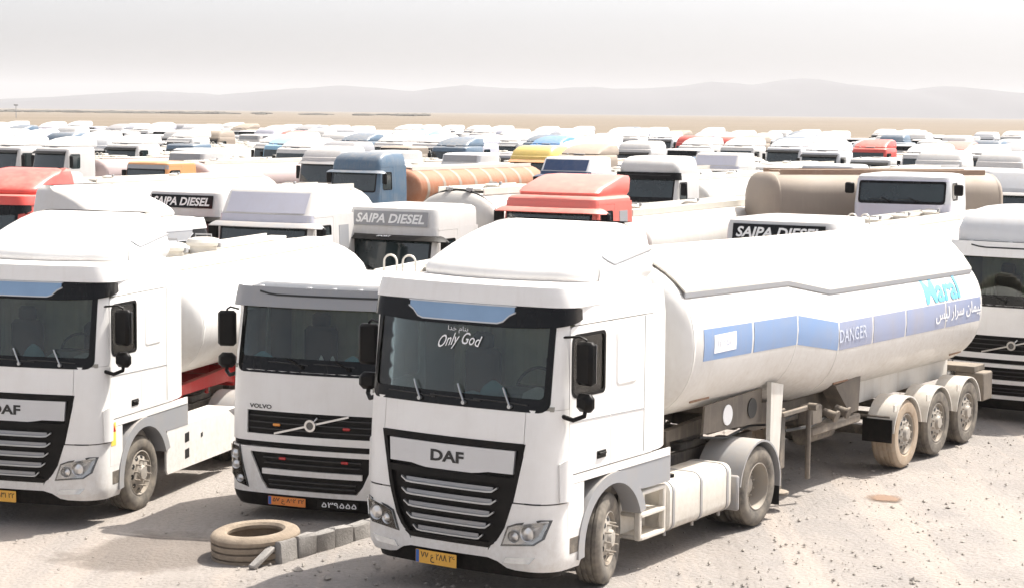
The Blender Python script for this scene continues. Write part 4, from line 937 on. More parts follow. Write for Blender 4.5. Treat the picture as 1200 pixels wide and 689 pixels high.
# ------------------------------------------------------------------ whole small trucks for the far rows: few parts each
def far_truck(E, body, tankm, kind=0, visor=None, band=None):
    """kind 0 roof deflector, 1 flat low cab, 2 high board roof, 3 domed high cab"""
    zw0, zw1, zr = ((2.0, 2.85, 3.05), (1.75, 2.5, 2.72), (1.7, 2.45, 2.65), (1.9, 2.75, 3.0))[kind]
    O = lambda w, y, q, y1=.85: outline(w, y, y1, .07, .2, .08, q, 3)
    m = MB(); m.loft([O(1.2, -1.34, .4), O(1.23, -1.38, .6), O(1.23, -1.34, zw0), O(1.2, -1.18, zw1), O(1.18, -1.14, zr), O(1.1, -1.02, zr + .09), O(.9, -.8, zr + .12)]); build(m, 'cab', body, E)
    y = lambda z: tab([(zw0, -1.35), (zw1, -1.19)], z)
    m = MB(); m.grid(lambda u, v: (lerp(-1.06, 1.06, u), y(lerp(zw0, zw1, v)) + .07 * lerp(-1, 1, u) ** 4, lerp(zw0, zw1, v)), 6, 2, .03, CTR); build(m, 'windscreen', DARKG, E)
    for sd in (1, -1):
        m = MB(); m.slab([(sd * 1.236, p, q) for p, q in rr(-.92, -.25, zw0 + .08, zw1 - .04, .07, 1, 2)], (sd, 0, 0), .03); build(m, 'side_window', DARKG, E)
        m = MB(); m.box((sd * 1.36, -1.0, (zw0 + zw1) / 2), (.2, .1, .6), .02); build(m, 'mirror', BLACK, E)
    m = MB(); m.grid(lambda u, v: (lerp(-.85, .85, u), -1.40 + .06 * lerp(-1, 1, u) ** 4, lerp(.75, zw0 - .45, v)), 6, 1, .02, CTR); build(m, 'grille', BLACK, E)
    if visor:
        m = MB(); m.grid(lambda u, v: (lerp(-1.12, 1.12, u), -1.20 - .2 * v + .09 * lerp(-1, 1, u) ** 4, zw1 + .1 - .12 * v), 6, 1, .03, (0, 0, 0)); build(m, 'sun_visor', visor, E)
    if kind == 0:
        m = MB(); m.loft([O(1.06, -.86, zr + .08, 1.1), O(1.08, -.9, zr + .16, 1.15), O(1.04, -.6, zr + .34, 1.18), O(.96, .0, zr + .52, 1.2), O(.75, .6, zr + .62, 1.2)]); build(m, 'roof_deflector', body, E)
    elif kind == 2:
        m = MB(); m.loft([O(1.16, -1.12, zr + .02), O(1.14, -1.04, zr + .36), O(1.0, -.9, zr + .45), O(.7, -.6, zr + .47)]); build(m, 'roof_box', body, E)
        m = MB(); m.grid(lambda u, v: (lerp(-.98, .98, u), -1.15 + .07 * v + .06 * lerp(-1, 1, u) ** 2, lerp(zr + .05, zr + .34, v)), 6, 1, .02, CTR); build(m, 'name_board', GLOSSB if visor else GREYP, E)
    elif kind == 3:
        m = MB(); m.loft([O(1.16, -1.10, zr + .02), O(1.14, -.98, zr + .25), O(1.02, -.7, zr + .45), O(.8, -.4, zr + .52)]); build(m, 'high_roof', body, E)
    for sd in (1, -1):
        m = MB(); m.slab([(sd * px, -1.405 + (.05 if px > 1 else 0), pz) for px, pz in ((.72, .5), (1.08, .52), (1.1, .7), (.74, .68))], (0, -1, 0), .02); build(m, 'headlight', LENS, E)
    m = MB(); m.box((.1, -.2 if kind in (1,) else -.75, zr + .14), (.6, .5, .05), .02); m.box((-.6, -.9, zr + .13), (.10, .10, .09), .03); build(m, 'roof_hatch', GREYP, E)
    m = MB(); m.box((0, .95, zr - .5), (1.6, .12, 1.2), .03); build(m, 'air_intake', BLACK, E)
    Z = 1.78; y0, y1 = 1.5, 8.0; n = 22
    L = [sect(1.22 * q, .76 * q, Z, y0 + .3 * (1 - h), n) for q, h in ((.05, 1), (.6, .85), (.9, .45), (1, 0))] + [sect(1.22 * q, .76 * q, Z, y1 - .3 * (1 - h), n) for q, h in ((1, 0), (.9, .45), (.6, .85), (.05, 1))]
    m = MB(); m.loft(L); build(m, 'tank', tankm, E, 40)
    m = MB(); m.box((0, 4.8, Z + .765), (.9, 5.4, .05), .01); build(m, 'walkway', CREAM, E)
    for yy in (3.4, 6.2):
        m = MB(); m.lathe([(.18, 0), (.18, .05), (.22, .06), (.2, .10), (0, .12)], (0, yy, Z + .79), 'Z', 10); build(m, 'manhole', CREAM, E)
    m = MB()
    for sx in (-.45, .45): m.box((sx, 3.5, .95), (.1, 9.2, .3), .01)
    build(m, 'chassis_frame', CHASSIS, E)
    rail_loop(E, -.2, 2.4, Z + .76)
    for yy in (0, 4.2, 5.6, 7.0):
        m = MB()
        for sx in (-1, 1): m.lathe([(.0, .16), (.3, .16), (.47, .15), (.505, .1), (.505, -.15), (0, -.16)], (sx * 1.03, yy, .505), 'X', 14)
        m.cyl((-.9, yy, .505), (.9, yy, .505), .07, n=6); build(m, 'axle', TYRE, E)
def tree_of(o): return [(ch, tree_of(ch)) for ch in list(o.children)]
def copy_tree(o, tree, parent=None, swap=()):
    """a thing with copies of its parts and sub-parts; swap: [(part names, material)]"""
    c = o.copy(); COL.objects.link(c); c.parent = parent
    for names, mat in swap:
        if o.name.split('.')[0] in names and c.type == 'MESH' and c.material_slots[0].material is not mat:
            c.material_slots[0].link = 'OBJECT'; c.material_slots[0].material = mat
    for ch, t in tree: copy_tree(ch, t, c, swap)
    return c
# ------------------------------------------------------------------ ground, hills, haze
from mathutils import noise as mnoise
def gh(x, y):
    z = -.19 * (1 - sstep(-6.5, .3, x)) * (1 - sstep(45, 80, y))
    z += .10 * math.exp(-(((x + 4.25) / .42) ** 2 + ((y - 22.75) / .30) ** 2))
    z += .07 * math.exp(-(((x + 3.2) / 1.3) ** 2 + ((y - 21.3) / .35) ** 2))
    return z
def graded(lo, hi, fine0, fine1, step, grow):
    a = []; q = fine0
    while q <= fine1: a.append(q); q += step
    s = step; q = a[-1]
    while q < hi: s *= grow; q += s; a.append(min(q, hi))
    s = step; q = fine0
    while q > lo: s *= grow; q -= s; a.insert(0, max(q, lo))
    return a
def make_ground():
    xs = graded(-14000, 14000, -9, 14, .22, 1.22); ys = graded(-1500, 14500, 16, 42, .22, 1.22)
    V = []
    for x in xs:
        for y in ys:
            z = gh(x, y); f = 1 - sstep(60, 120, y)
            if f > 0 and abs(x) < 60: z += f * (.018 * mnoise.noise((x * .9, y * .9, 3)) + .012 * mnoise.noise((x * 2.6, y * 2.6, 7)) + .03 * mnoise.noise((x * .25, y * .25, 1)) - .005)
            V.append((x, y, z))
    w = len(ys); F = [(i * w + j, (i + 1) * w + j, (i + 1) * w + j + 1, i * w + j + 1) for i in range(len(xs) - 1) for j in range(w - 1)]
    m, nt, N, L, b = nodes_of('ground_dust')
    tc = N.new('ShaderNodeTexCoord'); ob = tc.outputs['Object']
    big = noise(nt, .12, 5, .6, ob); mid = noise(nt, 1.1, 6, .65, ob); fine = noise(nt, 16, 6, .75, ob); peb = N.new('ShaderNodeTexVoronoi'); peb.inputs['Scale'].default_value = 17; L.new(ob, peb.inputs['Vector'])
    sp = N.new('ShaderNodeSeparateXYZ'); L.new(ob, sp.inputs[0])
    # compacted pale dust against loose grey gravel; the gravel lies mostly in front of and beside the nearest truck
    gx = N.new('ShaderNodeMapRange'); gx.inputs[1].default_value = -3.6; gx.inputs[2].default_value = -1.8; L.new(sp.outputs[0], gx.inputs[0])
    grav = math_n(nt, 'MULTIPLY', gx.outputs[0], ramp(nt, mid.outputs[0], .36, .62).outputs[0])
    dust = mixc(nt, ramp(nt, big.outputs[0], .35, .65).outputs[0], (.305, .275, .25), (.255, .23, .21))
    col = mixc(nt, math_n(nt, 'MULTIPLY', grav, .75), dust, (.215, .20, .19))
    col = mixc(nt, ramp(nt, fine.outputs[0], .48, .72).outputs[0], col, (.20, .177, .158))
    col = mixc(nt, math_n(nt, 'MULTIPLY', ramp(nt, peb.outputs['Distance'], .02, .20, (1, 1, 1, 1), (0, 0, 0, 1)).outputs[0], math_n(nt, 'MULTIPLY', grav, .5)), col, (.40, .37, .34))
    # paler, smoother lanes where wheels have rolled, along the way the trucks stand
    mt = N.new('ShaderNodeMapping'); mt.inputs['Rotation'].default_value = (0, 0, .571); mt.inputs['Scale'].default_value = (1.5, .07, 1); L.new(ob, mt.inputs[0]); trk = noise(nt, 1, 4, .6, mt.outputs[0])
    col = mixc(nt, math_n(nt, 'MULTIPLY', ramp(nt, trk.outputs[0], .50, .64).outputs[0], .55), col, (.34, .29, .25))
    col = mixc(nt, math_n(nt, 'MULTIPLY', ramp(nt, trk.outputs[0], .30, .42, (1, 1, 1, 1), (0, 0, 0, 1)).outputs[0], .45), col, (.17, .15, .135))
    # disturbed earth round the low mound by the old tyre, cast shadow painted in
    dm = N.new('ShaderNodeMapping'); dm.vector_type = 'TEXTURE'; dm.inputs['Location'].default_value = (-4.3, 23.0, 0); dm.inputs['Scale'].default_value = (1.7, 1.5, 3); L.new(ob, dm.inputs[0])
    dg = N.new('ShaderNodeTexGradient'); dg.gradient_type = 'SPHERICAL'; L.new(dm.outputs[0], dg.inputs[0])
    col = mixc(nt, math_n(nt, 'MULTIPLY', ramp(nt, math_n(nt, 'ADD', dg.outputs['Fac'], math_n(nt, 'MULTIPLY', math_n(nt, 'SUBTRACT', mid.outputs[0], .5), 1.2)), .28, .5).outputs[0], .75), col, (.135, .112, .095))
    # tan plain beyond the parked trucks
    far = N.new('ShaderNodeMapRange'); far.inputs[1].default_value = 205; far.inputs[2].default_value = 260; L.new(sp.outputs[1], far.inputs[0])
    mp = N.new('ShaderNodeMapping'); mp.inputs['Scale'].default_value = (.002, .02, 1); L.new(ob, mp.inputs[0]); pl = noise(nt, 1, 5, .6, mp.outputs[0])
    tan = mixc(nt, ramp(nt, pl.outputs[0], .35, .65).outputs[0], (.14, .108, .068), (.18, .14, .10))
    col = mixc(nt, far.outputs[0], col, tan)
    L.new(col, b.inputs['Base Color']); b.inputs['Roughness'].default_value = .95
    bp = N.new('ShaderNodeBump'); bp.inputs['Strength'].default_value = .8; bp.inputs['Distance'].default_value = .03
    hgt = math_n(nt, 'ADD', math_n(nt, 'MULTIPLY', fine.outputs[0], .7), math_n(nt, 'MULTIPLY', peb.outputs['Distance'], -.5)); L.new(hgt, bp.inputs['Height']); L.new(bp.outputs[0], b.inputs['Normal'])
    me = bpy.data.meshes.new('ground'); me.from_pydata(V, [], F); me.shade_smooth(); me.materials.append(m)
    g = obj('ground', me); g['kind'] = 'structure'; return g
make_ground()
def make_hills():
    sil = [(-900, 116), (0, 118), (100, 112), (180, 107), (260, 110), (330, 106), (400, 99), (440, 102), (480, 108), (540, 99), (580, 102), (640, 105), (690, 101), (740, 104), (790, 101), (832, 95), (870, 100), (905, 95), (940, 92), (975, 96), (1010, 99), (1050, 106), (1095, 101), (1140, 106), (1200, 110), (1350, 100), (1600, 112), (2100, 118)]
    D = 7600.0; V = []; nx = 260; rows = [0, .18, .4, .62, .82, 1, 1.2, 1.6]
    for i in range(nx + 1):
        u = lerp(-900, 2100, i / nx); hz = 132.3 + .0105 * (u - 600); h = (hz - tab(sil, u)) / 2270 * D
        x = (u - 600) / 2270 * D
        h += 7 * mnoise.noise((x * .004, 3, 0)) + 4 * mnoise.noise((x * .012, 9, 0))
        for j, r in enumerate(rows):
            up = (1 - (1 - min(r, 1)) ** 1.6) if r <= 1 else max(0, 1 - (r - 1) / .6)
            y = D - 1700 + 1700 * r; z = h * up * (1 + .35 * mnoise.noise((x * .005, r * 3.2, 4)) * (1 - up) * 2) - (25 if r == 0 else 0)
            V.append((x, y + 150 * mnoise.noise((x * .002, r, 2)), z))
    w = len(rows); F = [(i * w + j, (i + 1) * w + j, (i + 1) * w + j + 1, i * w + j + 1) for i in range(nx) for j in range(w - 1)]
    m, nt, N, L, b = nodes_of('hill_rock'); n1 = noise(nt, .004, 6, .6)
    L.new(mixc(nt, n1.outputs[0], (.060, .060, .068), (.105, .10, .105)), b.inputs['Base Color']); b.inputs['Roughness'].default_value = 1
    me = bpy.data.meshes.new('mountains'); me.from_pydata(V, [], F); me.shade_smooth(); me.materials.append(m)
    o = obj('mountains', me); o['kind'] = 'structure'
make_hills()
def make_haze():
    m = bpy.data.materials.new('haze_air'); m.use_nodes = True; nt = m.node_tree; nt.nodes.clear()
    o = nt.nodes.new('ShaderNodeOutputMaterial'); v = nt.nodes.new('ShaderNodeVolumePrincipled')
    v.inputs['Color'].default_value = (.88, .87, .88, 1); v.inputs['Density'].default_value = HAZE; v.inputs['Anisotropy'].default_value = 0.0
    nt.links.new(v.outputs[0], o.inputs['Volume'])
    b = MB(); b.add([(x, y, z) for x in (-14500, 14500) for y in (-2000, 15000) for z in (-27, 185)], [(0, 1, 3, 2), (4, 6, 7, 5), (0, 4, 5, 1), (2, 3, 7, 6), (0, 2, 6, 4), (1, 5, 7, 3)])
    h = build(b, 'haze', m, None, 0); h['kind'] = 'stuff'; h['label'] = 'pale dusty haze hanging over the plain'
HAZE = 1.25e-4
make_haze()
def far_trees():
    m = MB(); rnd = random.Random(3)
    for k in range(130):
        u = rnd.uniform(-80, 280) if rnd.random() < .85 else rnd.uniform(250, 500); d = rnd.uniform(1900, 2300); x = (u - 600) / 2270 * d; h = rnd.uniform(1.2, 2.6); w = rnd.uniform(4, 18)
        vs = []
        for j in range(5):
            t = j / 4; r = math.sin(math.pi * (.15 + .85 * t)) if t < 1 else 0
            vs.append((w * (.35 + .65 * r) if j < 4 else .4, h * t))
        m.lathe(vs, (x, d, -.3), 'Z', 7)
    for i in range(len(m.v)):
        x, y, z = m.v[i]; m.v[i] = (x + rnd.uniform(-.8, .8), y, z + rnd.uniform(-.3, .3))
    o = build(m, 'distant_trees', plain('far_foliage', (.06, .055, .04), 1.0, 0, .3, .3)); o['kind'] = 'stuff'; o['label'] = 'thin dark line of distant trees along the plain'
far_trees()
def mast(u, d, h):
    x = (u - 600) / 2270 * d; m = MB(); m.cyl((x, d, -.5), (x, d, h), .22, .12, 8); m.box((x, d, h), (2.0, .5, .7), .1); o = build(m, 'lamp_mast', GREYP)
    tag(o, 'thin pole rising from the far plain near the left edge', 'mast')
mast(19, 900, 6)

# ------------------------------------------------------------------ the trucks
G = 'tanker trucks parked in the field'
BOX = []                                                  # footprints already taken: (x, y, yaw, back length)
def origin(u, d, yaw): 
    x = (u - 600) / 2270 * d; return (x - 1.38 * math.sin(yaw), d + 1.38 * math.cos(yaw))
def new_truck(label, x, y, yaw, z=None, back=12.5, name='tanker_truck', group=G, cat='tanker truck'):
    E = empty(name, (x, y, gh(x, y) if z is None else z), yaw); tag(E, label, cat, group); BOX.append((x, y, yaw, back)); return E
def corners(b):
    x, y, yaw, back = b; c, s = math.cos(yaw), math.sin(yaw)
    return [(x + c * px - s * py, y + s * px + c * py) for px, py in ((-1.3, -1.5), (1.3, -1.5), (1.3, back), (-1.3, back))]
def overlap(a, b):
    A, B = corners(a), corners(b)
    for P in (A, B):
        for i in range(2):
            ex, ey = P[i + 1][0] - P[i][0], P[i + 1][1] - P[i][1]; nx, ny = -ey, ex
            pa = [p[0] * nx + p[1] * ny for p in A]; pb = [p[0] * nx + p[1] * ny for p in B]
            if max(pa) < min(pb) or max(pb) < min(pa): return False
    return True
def dash(E, c_yaw, pts):
    """loose things on the dashboard, each a thing of its own"""
    mw = Matrix.Translation(E.location) @ Matrix.Rotation(c_yaw, 4, 'Z')
    for (x, y, z, sx, sy, sz, mat, label, cat, name) in pts:
        m = MB(); n = 10; L = []
        for k, q in enumerate((.75, 1.0, .92, .6, .15)):
            L.append([(x + sx / 2 * q * math.cos(t) * (1 + .18 * mnoise.noise((k, i * 1.3, x * 9))), y + sy / 2 * q * math.sin(t), z + sz * k / 4 * (1 + .2 * mnoise.noise((i, k, 3)))) for i, t in enumerate([2 * math.pi * i / n for i in range(n)])])
        m.loft(L); o = build(m, name, mat); o.matrix_world = mw; tag(o, label, cat)

# centre truck with the white and blue tank
E1 = new_truck('white tanker truck in the foreground with blue band and Maral lettering on tank', .0889, 21.6305, -.5712, 0)
c1 = cab_daf(E1, steer=.27)
T1 = tanker(E1, band=[(2.1, 3.40, BAND), (3.46, 4.73, BAND), (4.77, 6.08, BAND), (6.12, 7.27, BAND2), (7.33, 8.52, BAND2), (8.58, 10.17, BAND2), (10.23, 11.75, BAND2)], hoops=None, holes=())
def on_tank(y, z, off, zc=2.14): return Vector((tank_side(1.25, 1.0, zc, z) + off, y, z))
t = text('Maral', .36, 1.45, bold=.03); build(map_text(t, lambda x, y: on_tank(10.15 + x, 2.54 + y, .008), .07), 'lettering', INKC, T1, 0)
t = text(ar('پیمان سرار لیس'), .26, 2.0, bold=.012); build(map_text(t, lambda x, y: on_tank(10.75 + x, 2.15 + y, .012), .1), 'lettering', INKW, T1, 0)
t = text('DANGER', .18, .95, bold=.01); build(map_text(t, lambda x, y: on_tank(6.58 + x, 2.19 + y, .012), .1), 'lettering', INKG, T1, 0)
m = MB(); m.grid(lambda u, v: on_tank(lerp(2.36, 2.95, u), lerp(2.33, 2.55, v), .008, 2.44), 4, 3, .002, (0, 2.6, 2.45)); build(m, 'sticker', INKW, T1)
t = text('۱۲۶۵۸', .10, .42); build(map_text(t, lambda x, y: on_tank(2.655 + x, 2.45 + y, .013, 2.44)), 'lettering', INKG, T1, 0)
dash(E1, -.5712, [(.30, -.98, 2.10, .34, .2, .20, CYAN, 'pale cyan cloth bundle on the dashboard of the foreground truck', 'cloth', 'cloth_bundle'), (.82, -.90, 2.10, .42, .22, .16, PAPER, 'crumpled white paper at the driver corner of the foreground dashboard', 'paper', 'crumpled_paper'), (.05, -1.0, 2.10, .3, .16, .07, CYAN, 'flat pale cyan pouch in the middle of the foreground dashboard', 'pouch', 'pouch')])

# left truck of the same make
E2 = new_truck('white tanker truck cut by the left edge, red trailer frame, hazard sticker on its side', -6.078, 25.918, -.2799, -.188)
c2 = cab_daf(E2, skirt=True, plate_text='۶۸ ع ۵۳۱ ۲۲', slogan=False)
tanker(E2, mat=TANKW, y1=8.9, axles=(5.7, 7.0, 8.3), zc=((0, 2.27), (20, 2.27)), b=.83, lod=1, frame=REDC, holes=(2.2, 3.3, 4.5), top='walk', legs=False, big=True)
m = MB(); m.box((1.249, -.62 - .27, 1.17), (.004, .13, .30), .001); s = build(m, 'hazard_sticker', plain('sticker_yellow', (.85, .62, .10), .5, 0, .08), E2)
m = MB(); m.prism([(-.95, 1.20), (-.89, 1.31), (-.83, 1.20)], lambda p, q, t: (1.2515 + t, p, q), 0, .002); build(m, 'hazard_mark', REDL, s, 0)
dash(E2, -.2799, [(.15, -.96, 2.10, .30, .2, .20, CYAN, 'round cyan cushion on the dashboard of the left edge truck', 'cushion', 'cushion'), (.88, -.88, 2.09, .40, .25, .12, PAPER, 'pale papers below the left edge truck windscreen corner', 'paper', 'paper_pile'), (.45, -.98, 2.10, .2, .15, .1, PAPER, 'small white box on the left edge truck dashboard', 'box', 'small_box')])

# middle truck between the two
E3 = new_truck('white truck with grey sun visor, round emblem and diagonal grille bar between two tankers', -2.084, 25.7055, -.3395, -.149)
c3 = cab_volvo(E3)
tanker(E3, mat=TANKW, zc=((0, 2.08), (20, 2.08)), b=.88, lod=1, hoops=(-.35, 2.0), holes=(3.0, 6.5, 9.5), top='walk')
dash(E3, -.3395, [(.42, -1.02, 2.02, .30, .2, .17, CYAN, 'folded pale blue cloth behind the middle truck windscreen', 'cloth', 'folded_cloth'), (-.90, -.93, 2.02, .34, .12, .16, CYAN, 'blue printed card in the windscreen corner of the middle truck', 'card', 'windscreen_card'), (-.02, -1.03, 2.02, .09, .09, .16, PAPER, 'left one of two small white cups behind the middle truck windscreen', 'cup', 'cup'), (.14, -1.03, 2.02, .09, .09, .16, PAPER, 'right one of two small white cups behind the middle truck windscreen', 'cup', 'cup')])

# paints of the field
RED = paint('paint_red', (.62, .07, .055), dust=.12, low=.3); SALMON = paint('paint_faded_red', (.72, .17, .14), dust=.15, low=.3)
SLATE = paint('paint_slate_blue', (.075, .135, .205), dust=.2); NAVY = paint('paint_navy', (.015, .05, .14), dust=.1); SKY = paint('paint_sky_blue', (.27, .50, .68), dust=.15)
BLUE = paint('paint_blue', (.06, .25, .52), dust=.15); YELLOW = paint('paint_yellow', (.74, .54, .14), dust=.15); ORANGE = paint('paint_orange', (.70, .33, .13), dust=.25)
LAV = paint('paint_pale_lavender', (.56, .56, .64), dust=.12); GREY = paint('paint_grey', (.30, .31, .34), dust=.2); PALEG = paint('paint_light_grey', (.60, .61, .63), dust=.15)
TANKD = paint('tank_dusty_white', (.36, .34, .31), dust=.4, low=.3, zlow=(2.2, 1.1), rough=.5, coat=0); BEIGET = paint('tank_beige', (.30, .25, .205), dust=.35, low=.5, rough=.6, coat=0); RUSTT = paint('tank_rusty_orange', (.34, .135, .065), dust=.3, low=.2, rough=.65, coat=0, settle=.15); MAUVE = paint('tank_mauve', (.46, .37, .37), dust=.3, rough=.6, coat=0); BROWNT = paint('tank_brown', (.30, .20, .14), dust=.4, rough=.7, coat=0)
def put(label, u, d, yaw, back=12.5, name='tanker_truck'):
    x, y = origin(u, d, yaw); return new_truck(label, x, y, yaw, None, back, name)
SZ = (.34, .80, 1.30, 1.62, 2.40, 2.65)
E = put('white truck with pale lavender roof cap and black grille at the right edge', 1190, 32.6, -.55)
cab_volvo(E, MATS['paint_white'], roof='high', visor=MATS['paint_white'], lettered=False, lipm=PALEG); tanker(E, lod=1, top='walk')
E = put('white truck whose black SAIPA DIESEL board shows just above the foreground tank', 905, 38.2, -.52)
cab_plain(E, FIELDW, z=SZ, roof='board', board=GLOSSB, boardtext='SAIPA DIESEL', visortext='SPORT', ribs=True); tanker(E, lod=1, top='walk', hoops=(.2, 2.6), holes=(2.6, 4.4, 6.4, 8.6))
E = put('faded red truck with tall red roof deflector and slatted visor above the foreground cab', 636, 44.0, -.50)
cab_plain(E, SALMON, z=(.4, .95, 1.7, 2.12, 2.94, 3.14), roof='wedge', visor=SALMON, spoil_h=.46, roofm=SALMON, vents=True); tanker(E, lod=1, top='walk')
E = put('white truck with dark grey SAIPA DIESEL board and black peaked SPORT visor', 448, 43.0, -.50)
cab_plain(E, FIELDW, z=SZ, roof='board', board=GREYP, boardtext='SAIPA DIESEL', visortext='SPORT', ribs=True); tanker(E, y1=6.4, axles=(4.9, 5.4, 6.0), legs=False, lod=1, top='walk', zc=((0, 2.3), (20, 2.3)), b=1.05, hose=True, holes=(3.6,))
E = put('white truck with plain sloping lavender grey roof front and side vents', 300, 42.0, -.42)
cab_plain(E, FIELDW, z=(.4, .95, 1.6, 2.05, 2.82, 3.05), roof='slope', front=LAV, visor=GREYP, vents=True); tanker(E, lod=1, top='walk')
E = put('white truck with black DIESEL board half hidden behind a white roof deflector', 203, 49.0, -.50)
cab_plain(E, FIELDW, z=(.4, .9, 1.45, 1.8, 2.56, 2.82), roof='board', board=GLOSSB, boardtext='SAIPA DIESEL', ribs=True); tanker(E, lod=1, top='walk', zc=((0, 2.2), (20, 2.2)), b=1.0, hose=True, y1=6.4, axles=(4.9, 5.4, 6.0), legs=False, holes=(3.6,))
E = put('white truck turned the other way, shaded side of its tall roof deflector showing', 205, 35.0, 1.0, 7)
cab_daf(E, FIELDW, lod=1)
E = put('red truck with red roof deflector cut by the left edge', -38, 44.0, -.42)
cab_daf(E, RED, lod=1); tanker(E, lod=1, top='walk', mat=TANKF)
E = put('white truck with low dark windows at left edge behind the red one', 12, 63, -.5)
cab_plain(E, FIELDW, z=SZ, roof='board', board=None, lod=2); tanker(E, lod=1, top='walk')
E = put('slate blue truck pulling a rusty orange tank with pale stripes', 410, 78, -.55)
cab_plain(E, SLATE, z=(.4, .9, 1.5, 1.9, 2.7, 2.95), roof='dome', visor=SLATE); T = tanker(E, lod=1, mat=RUSTT, top='walk', frame=REDC, holes=())
for k in range(8):
    m = MB(); y = 2.3 + k * 1.22; m.loft([sect(1.256, .826, 1.95, yy, 26) for yy in (y, y + .20)], False, False); build(m, 'pale_stripe', BEIGET, T)
E = put('navy blue fronted truck with pale grey side in the middle distance', 655, 78, -.55)
cab_plain(E, PALEG, z=(.4, .9, 1.5, 1.9, 2.6, 2.8), roof='slope', front=NAVY, visor=NAVY); tanker(E, lod=1, top='walk')
E = put('white high cab truck with wide black visor band and white strip on it', 752, 70, -.50)
cab_volvo(E, FIELDW, roof='high', visor=BLACK, lod=1); tanker(E, lod=1, top='walk')
E = put('pale fronted tractor with short dark windscreen and flat roof before the weathered beige tank', 1053, 48.5, -.42, 4.6, 'tractor_truck')
E['category'] = 'truck'; cab_plain(E, PALEG, z=(.4, .9, 2.0, 2.98, 3.50, 3.58), roof='flat', visor=None, front=LAV)
E = put('long weathered beige tank trailer standing sideways without a truck', 866, 51.5, -1.33, 7, 'tank_trailer')
E['category'] = 'tank trailer'; tanker(E, y0=-1.0, y1=5.9, zc=((-5, 2.72), (20, 2.72)), e=3.2, b=.93, a=1.15, lod=1, mat=BEIGET, frame=RUST, fmat=RUST, top='walk', axles=(3.2, 4.4, 5.6), holes=(), shroudm=BROWNT, legs=False)
m = MB(); m.box((1.16, 2.6, 2.05), (.05, 6.0, .28), .01); build(m, 'rust_rail', RUSTT, E)
for lab, u, d, body, front, roof, visor, tm in (
    ('orange old truck with square windows and grey front, mauve tank behind', 165, 84, ORANGE, GREY, 'flat', None, MAUVE),
    ('pale sky blue truck with broad flat roof above the sideways beige tank trailer', 925, 68, SKY, SKY, 'flat', None, TANKF),
    ('white truck with a lavender grey sloping roof front, right of the black visor truck', 832, 88, FIELDW, LAV, 'slope', GREYP, TANKF),
    ('dark grey fronted truck right of the pale sky blue one', 963, 82, PALEG, GREY, 'flat', BLACK, TANKF),
    ('white truck with dark visor and black windscreen, behind the sideways beige tank', 1020, 72, FIELDW, GREY, 'flat', BLACK, TANKF),
    ('white truck with sloping pale roof just behind the sideways beige tank', 1066, 66, FIELDW, LAV, 'slope', None, TANKF),
    ('grey fronted white truck near the right edge, left one of two', 1138, 66, FIELDW, PALEG, 'slope', GREYP, TANKF),
    ('grey fronted white truck near the right edge, right one of two', 1188, 64, PALEG, PALEG, 'slope', GREYP, TANKF)):
    E = put(lab, u, d, -.55); zz = (.4, .9, 1.5, 1.95, 2.75, 2.95) if roof != 'slope' else (.4, .85, 1.4, 1.85, 2.62, 2.82)
    cab_plain(E, body, z=zz if body is not ORANGE else (.4, .8, 1.4, 1.75, 2.5, 2.72), roof=roof, front=front, visor=visor, lod=2); tanker(E, lod=1, mat=tm, top='walk', hoops=(.2, 3) if u > 1130 else None)

# ------------------------------------------------------------------ the far rows
PROTO = {}
def far_put(label, x, y, yaw, kind, body, tankm=None, visor=None, group=G):
    vis = visor is not None; key = (kind, vis)
    if key not in PROTO:
        P = empty('tanker_truck', (0, 0, 0), 0); far_truck(P, FIELDW, TANKF, kind, BLACK if vis else None); PROTO[key] = [P, tree_of(P), False]
    P, tr, used = PROTO[key]
    swap = [(('cab', 'roof_deflector', 'roof_box', 'high_roof'), body), (('tank',), tankm or TANKF)]
    if vis: swap.append((('sun_visor',), visor))
    c = copy_tree(P, tr, None, swap)
    c.location = (x, y, gh(x, y)); c.rotation_euler = (0, 0, yaw); tag(c, label, 'tanker truck', group); BOX.append((x, y, yaw, 8.4))
def far_at(label, u, d, kind, body, tankm=None, visor=None, yaw=-.56):
    x, y = origin(u, d, yaw); far_put(label, x, y, yaw, kind, body, tankm, visor)
far_at('yellow roofed truck in the middle of the parked field', 615, 95, 3, YELLOW, None, ORANGE)
far_at('bright blue truck right behind the yellow one', 632, 122, 0, BLUE)
far_at('blue grey truck with blue roof deflector left of the yellow one', 520, 112, 0, SLATE)
far_at('grey fronted truck standing above the orange striped tank', 533, 96, 2, PALEG)
far_at('dark grey truck just left of the yellow one', 577, 108, 1, GREY, None, BLACK)
far_at('sky blue truck with roof deflector in the left half of the field', 322, 112, 0, SKY)
far_at('white truck with black roof board left of the sky blue deflector truck', 213, 100, 2, FIELDW, None, BLACK)
far_at('blue truck behind the white black visor truck', 803, 104, 1, BLUE, None, BLUE)
far_at('dark windscreen truck with black visor left of the pale sky blue roof', 884, 90, 1, FIELDW, None, BLACK)
far_at('red truck far off above the pale fronted tractor', 1012, 122, 0, RED)
far_at('faded red truck far off near the right edge, nearer of two', 1108, 116, 0, SALMON)
far_at('faded red truck far off near the right edge, farther of two', 1112, 148, 1, RED)
far_at('red truck far off in the middle right, right one of two', 838, 140, 3, RED)
far_at('red truck far off in the middle right, left one of two', 803, 146, 3, RED)
far_at('red roofed truck at the far left rear of the field', 335, 150, 3, SALMON)
far_at('teal truck at the rear of the field left of centre', 480, 155, 0, SKY)
far_at('yellow truck at the far rear near the left edge', 60, 150, 1, YELLOW)
far_at('brown truck at the far rear near the left edge', 90, 140, 2, MAUVE)
far_at('blue truck at the rear left of the field', 205, 128, 1, SLATE)
ONES = 'one two three four five six seven eight nine ten eleven twelve thirteen fourteen fifteen sixteen seventeen eighteen nineteen'.split()
